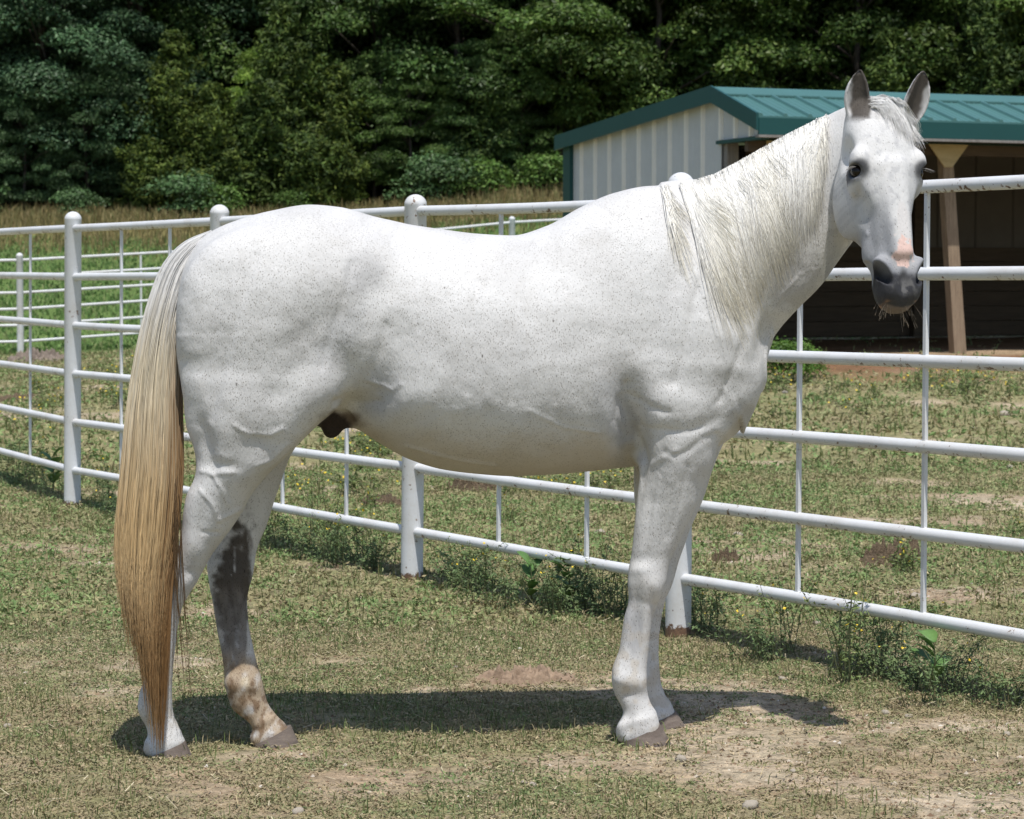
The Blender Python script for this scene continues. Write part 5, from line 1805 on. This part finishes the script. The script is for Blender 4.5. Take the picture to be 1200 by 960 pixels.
STONES = [(865, 629, 14), (1178, 487, 13), (920, 461, 8), (917, 797, 11), (1038, 837, 12), (1065, 841, 11), (1183, 549, 10), (1073, 701, 15), (958, 732, 12), (1142, 503, 7),
          (349, 953, 15), (614, 919, 10), (624, 921, 11), (534, 783, 8), (879, 947, 22), (798, 892, 17), (8, 852, 10), (703, 626, 14), (745, 598, 12), (1155, 640, 9), (60, 470, 9), (505, 573, 9), (600, 905, 7), (1180, 862, 12), (930, 905, 9), (200, 655, 9), (82, 592, 9)]
stone_me = []
for i, (px, py, w) in enumerate(STONES):
    x, Y, z = ground_at(px, py)
    s = w / FPX * Y * .5
    if i < 5:
        o = lumpy('stone', 1.0, .8, .62, i + 1, .35, M_STONE)
        stone_me.append(o.data)
    else:
        o = bpy.data.objects.new('stone', stone_me[i % 5]); COL.objects.link(o)
    o.scale = (s, s, s * random.uniform(.8, 1.1)); o.rotation_euler = (random.uniform(-.2, .2), random.uniform(-.2, .2), random.random() * 6)
    o.location = (x, Y, z + s * .25)
    tag(o, 'small pale stone lying loose on the paddock ground', 'stone', 'loose stones on the paddock')

m_, nt, b = new_mat('old_dung')
n1 = tex_noise(nt, 35, 6, .7, obj_vec(nt)); n2 = tex_noise(nt, 120, 4, .7, obj_vec(nt))
nt.links.new(mixc(nt, .5, ramp(nt, n1, [(.3, (.06, .04, .025)), (.6, (.21, .15, .09)), (.8, (.36, .27, .17))]), ramp(nt, n2, [(.3, (.05, .034, .02)), (.7, (.24, .175, .11))])), b.inputs['Base Color'])
b.inputs['Roughness'].default_value = .95
add_bump(nt, b, n1, 1.0, .03)
M_DUNG = m_
M_EARTH = wood_mat('grey_brown_earth', (.10, .075, .055), (.26, .21, .17), (1, 1, 1))
def heap(name, px, py, wpx, hm, seed, mat, label, cat, stretch=.75, group=None):
    """crumbly heap: a bumpy dome settled into the ground"""
    x, Y, z = ground_at(px, py)
    rx = wpx / FPX * Y * .5
    n = 80
    u = np.linspace(-1, 1, n)
    U, W = np.meshgrid(u, u, indexing='ij')
    r = np.sqrt(U * U + W * W)
    edge_ = 1 - r + .5 * (fbm2(U * 3 + seed, W * 3, 1.0, 210, 3) - .5)
    h = sstep(0, .7, edge_) * (.15 + 3.0 * np.clip(fbm2(U * 9 + seed, W * 9, 1.0, 214, 4) - .32, 0, 1) ** 1.1)
    X_ = x + U * rx * 1.25; Y_ = Y + W * rx * stretch * 1.25
    Z_ = ground_z(X_, Y_) + h * hm - .012
    Vv = np.stack([X_ - x, Y_ - Y, Z_ - z], -1).reshape(-1, 3)
    ii_ = np.arange(n * n).reshape(n, n)
    Q = np.stack([ii_[:-1, :-1], ii_[1:, :-1], ii_[1:, 1:], ii_[:-1, 1:]], -1).reshape(-1, 4)
    o = mesh_np(name, Vv, Q, mat, None, True)
    o.location = (x, Y, z)
    tag(o, label, cat, group)
    return o
heap('dung_pile', 556, 574, 62, .14, 1, M_DUNG, 'dark brown dung pile behind the fence below the horse belly', 'dung')
heap('dung_pile', 1048, 660, 92, .09, 2, M_DUNG, 'wide crumbled dung pile beyond the fence by a stay rod', 'dung')
heap('dung_pile', 612, 798, 130, .045, 3, wood_mat('crumbled_dung', (.15, .10, .065), (.36, .26, .18), (3, 3, 3)), 'flat reddish crumbled dung beside the shadow of the horse', 'dung', .6)
heap('dung_pile', 448, 590, 60, .05, 4, M_DUNG, 'low dark dung heap behind the fence left of the middle post', 'dung')
heap('dung_pile', 850, 657, 34, .05, 5, M_DUNG, 'small dark dung clod next to a pale stone past the fence', 'dung')
heap('dung_pile', 20, 470, 70, .06, 6, M_DUNG, 'scattered brown dung in the weeds near the distant fence', 'dung')
heap('earth_mound', 46, 424, 76, .15, 7, M_EARTH, 'grey stony earth mound below the distant fence', 'mound')

# ================================================================== weeds
M_FLOWER, _nt, _b = new_mat('yellow_petals')
_b.inputs['Base Color'].default_value = (.70, .50, .03, 1)
_b.inputs['Roughness'].default_value = .6
M_WEED = tint_mat('weed_leaves', .6, .25, .2)
def weed_proto(name, seed, H, nst, leaf, flowers, cols, spread=.10, dens=46):
    g = np.random.default_rng(seed)
    root = empty(name)
    mb = MB()
    P, N, C, tips = [], [], [], []
    for s in range(nst):
        th = g.random() * 6.283; ln = g.uniform(.1, 1.0) * spread * 2
        h = H * g.uniform(.55, 1.05)
        b0 = Vector((g.normal(0, spread * .35), g.normal(0, spread * .35), -.02))
        e0 = b0 + Vector((math.cos(th) * ln, math.sin(th) * ln, h))
        mid = b0.lerp(e0, .5) + Vector((math.cos(th) * -ln * .15, math.sin(th) * -ln * .15, .02))
        mb.tube([b0, mid, e0], [.0022, .0017, .0008], 4)
        n = int(dens * h / H)
        t = g.uniform(.08, 1.0, n)
        pt = np.array([list(b0.lerp(mid, min(q * 2, 1)) if q < .5 else mid.lerp(e0, q * 2 - 1)) for q in t])
        w = .028 * (1.1 - t) + .008
        a = g.random(n) * 6.283
        P.append(pt + np.stack([np.cos(a) * w, np.sin(a) * w, g.normal(0, .006, n)], 1))
        N.append(np.stack([np.cos(a) * .6, np.sin(a) * .6, np.ones(n)], 1) + g.normal(0, .4, (n, 3)))
        C.append(np.array(cols)[g.integers(0, len(cols), n)] * g.uniform(.7, 1.25, (n, 1)))
        tips.append(e0)
    V, F, C = leaf_quads(np.concatenate(P), np.concatenate(N), leaf, .38, g, np.concatenate(C), .15)
    mesh_np('leaves', V, F, M_WEED, root, False, C)
    mb.build('stems', M_BARKG, root)
    if flowers:
        n = flowers
        Pf = np.array([list(tips[g.integers(0, len(tips))] + Vector((g.normal(0, .02), g.normal(0, .02), g.normal(0, .02)))) for _ in range(n)])
        fv, ff, fc = leaf_quads(Pf, g.normal(0, .5, (n, 3)) + [0, -.5, .8], .0062, .8, g, np.ones((n, 3)), .25)
        tag(mesh_np('flowers', fv, ff, M_FLOWER, root, False), kind='stuff')
    return root
M_BARKG, _nt, _b = new_mat('weed_stalk')
_b.inputs['Base Color'].default_value = (.075, .085, .035, 1); _b.inputs['Roughness'].default_value = .7
wc1 = [(0.124, 0.189, 0.072), (0.150, 0.215, 0.085), (0.176, 0.227, 0.098), (0.104, 0.156, 0.065)]
wc2 = [(0.163, 0.215, 0.072), (0.202, 0.240, 0.085), (0.130, 0.182, 0.065)]
wp = [weed_proto('feathery_weed', 701, .26, 9, .0085, 5, wc1, .10, 60), weed_proto('feathery_weed', 702, .20, 8, .0085, 3, wc1, .11, 54), weed_proto('feathery_weed', 703, .32, 7, .008, 7, wc2, .09, 56),
      weed_proto('feathery_weed', 704, .15, 9, .010, 0, wc1, .12, 46), weed_proto('feathery_weed', 705, .13, 6, .012, 8, wc2, .09, 30)]
g = np.random.default_rng(720)
seen = set()
def put_weed(k, x, y, sc, label, group):
    o = wp[k] if k not in seen else copy_tree(wp[k])
    seen.add(k)
    o.location = (x, y, float(ground_z(x, y)))
    o.rotation_euler = (g.normal(0, .06), g.normal(0, .06), g.random() * 6.28)
    o.scale = (sc, sc, sc * g.uniform(.85, 1.1))
    tag(o, label, 'weed', group)
def bay_label(x):
    b = ('growing along the fence past the post behind the front legs' if x > .61 else 'growing along the fence below the horse belly' if x > -.43
         else 'growing along the fence beyond the hind legs' if x > -1.45 else 'growing along the fence behind the horse tail')
    return 'feathery green weed ' + b
for i in range(len(near_posts) - 2):
    (xa, ya, _), (xb, yb, _) = near_posts[i], near_posts[i + 1]
    nn_ = (6, 10, 15, 13, 12, 10, 6, 4)[i]
    for j in range(nn_):
        t = g.random()
        off = g.normal(0, .16) + .10
        x = xa + (xb - xa) * t + off * .85; y = ya + (yb - ya) * t + off * .5
        dense = fbm2(np.array([x]), np.array([y]), 1.4, 88, 2)[0]
        if i == 1 and t > .8: continue
        k = int(g.choice([0, 1, 2, 3, 3]))
        put_weed(k, x, y, (.55 + .75 * dense) * g.uniform(.8, 1.15), bay_label(x), 'weeds ' + bay_label(x)[20:])
for px, py, k, sc in ((985, 800, 2, 1.15), (1000, 790, 0, 1.1), (1030, 795, 2, .95), (905, 775, 0, 1.0), (925, 768, 2, .9), (880, 770, 1, 1.0), (830, 745, 0, .95), (1120, 815, 0, .9), (1075, 805, 3, 1.0), (1180, 830, 3, 1.0), (1150, 822, 1, .9),
                      (385, 665, 0, 1.0), (410, 662, 1, 1.1), (360, 655, 3, 1.1), (440, 668, 3, 1.0), (560, 705, 0, 1.0), (590, 712, 1, 1.0), (530, 690, 3, 1.1), (700, 720, 0, 1.2), (650, 715, 1, 1.1), (715, 725, 2, .9), (120, 585, 0, 1.0), (30, 560, 0, 1.3), (10, 545, 3, 1.3), (50, 570, 1, 1.2), (150, 590, 3, 1.2)):
    x, Y, z = ground_at(px, py)
    put_weed(k, x, Y, sc, bay_label(x), 'weeds ' + bay_label(x)[20:])
lab_y = 'small yellow flowered weed dotted over the paddock beyond the fence'
cnt = 0
for (px, py, n_, sx, sy) in ((150, 460, 10, 30, 40), (1110, 455, 9, 60, 14), (440, 535, 10, 35, 16), (600, 585, 4, 90, 20), (960, 480, 3, 60, 40), (60, 480, 6, 50, 50), (1000, 620, 3, 120, 50), (420, 590, 5, 60, 30), (910, 470, 4, 14, 20), (700, 580, 3, 40, 20)):
    for j in range(n_):
        x, Y, z = ground_at(px + g.normal(0, sx * .6), min(max(py + g.normal(0, sy * .6), 432), 700))
        put_weed(4, x, Y, g.uniform(.8, 1.3) * (1 + .04 * max(Y - 10, 0)), lab_y, 'yellow flowered weeds in the paddock')
# a leafy bush by the earth before the shed
for px, py, sc in ((915, 448, .26), (942, 443, .17)):
    o = copy_tree(sp[1]); x, Y, z = ground_at(px, py)
    place(o, x, Y, 1.0, sc, (1.1, 1.2, .8))
    tag(o, 'small round bush beside the bare earth before the shed', 'shrub', 'bushes before the shed')

# broad-leaved plants
def broad_plant(px, py, hpx, seed, label, nleaf=6):
    g = np.random.default_rng(seed)
    x, Y, z = ground_at(px, py)
    H = hpx / FPX * Y
    root = empty('broad_leaf_plant', (x, Y, z))
    mb = MB(); mb.tube([(0, 0, -.03), (.005, 0, H * .5), (.0, 0, H * .86)], [.0045, .0035, .002], 6)
    mb.build('stem', M_BARKG, root)
    for i in range(nleaf):
        th = g.random() * 6.283 if i else -1.2
        t = .25 + .62 * i / max(nleaf - 1, 1)
        L = H * g.uniform(.45, .60); W = L * .30
        up = g.uniform(.5, 1.3)
        d = Vector((math.cos(th), math.sin(th), up)).normalized(); s = Vector((-math.sin(th), math.cos(th), 0))
        nrm = d.cross(s)
        b0 = Vector((0, 0, H * t))
        vs, fs = [], []
        m = 7
        for j in range(m + 1):
            q = j / m
            w = W * math.sin(math.pi * min(q * .93 + .05, 1)) ** .8
            c = b0 + d * L * q - nrm * (.0) + Vector((0, 0, -.25 * L * q * q))
            vs += [c - s * w + Vector((0, 0, w * .35)), c, c + s * w + Vector((0, 0, w * .35))]
        for j in range(m):
            for k in range(2):
                a0 = j * 3 + k
                fs.append((a0, a0 + 1, a0 + 4, a0 + 3))
        mbl = MB(); mbl.add(vs, fs)
        o = mbl.build('leaf', M_BROAD, root, smooth=True)
        sol = o.modifiers.new('thick', 'SOLIDIFY'); sol.thickness = .0008
    tag(root, label, 'plant')
M_BROAD, _nt, _b = new_mat('broad_green_leaf')
_n = tex_noise(_nt, 18, 4, .6, obj_vec(_nt))
_nt.links.new(ramp(_nt, _n, [(.3, (.085, .17, .045)), (.7, (.13, .24, .07))]), _b.inputs['Base Color'])
_b.inputs['Roughness'].default_value = .5
_b.inputs['Specular IOR Level'].default_value = .3
broad_plant(1094, 815, 72, 1, 'broad leaved green plant standing in weeds under the bottom fence rail')
broad_plant(622, 712, 56, 2, 'dark broad leaved plant by the weeds left of a taller twin')
broad_plant(666, 716, 60, 3, 'broad leaved plant in the weeds near the horse front legs')
broad_plant(62, 578, 48, 4, 'dark broad leaved plant beside the rusty foot of the far left post', 6)
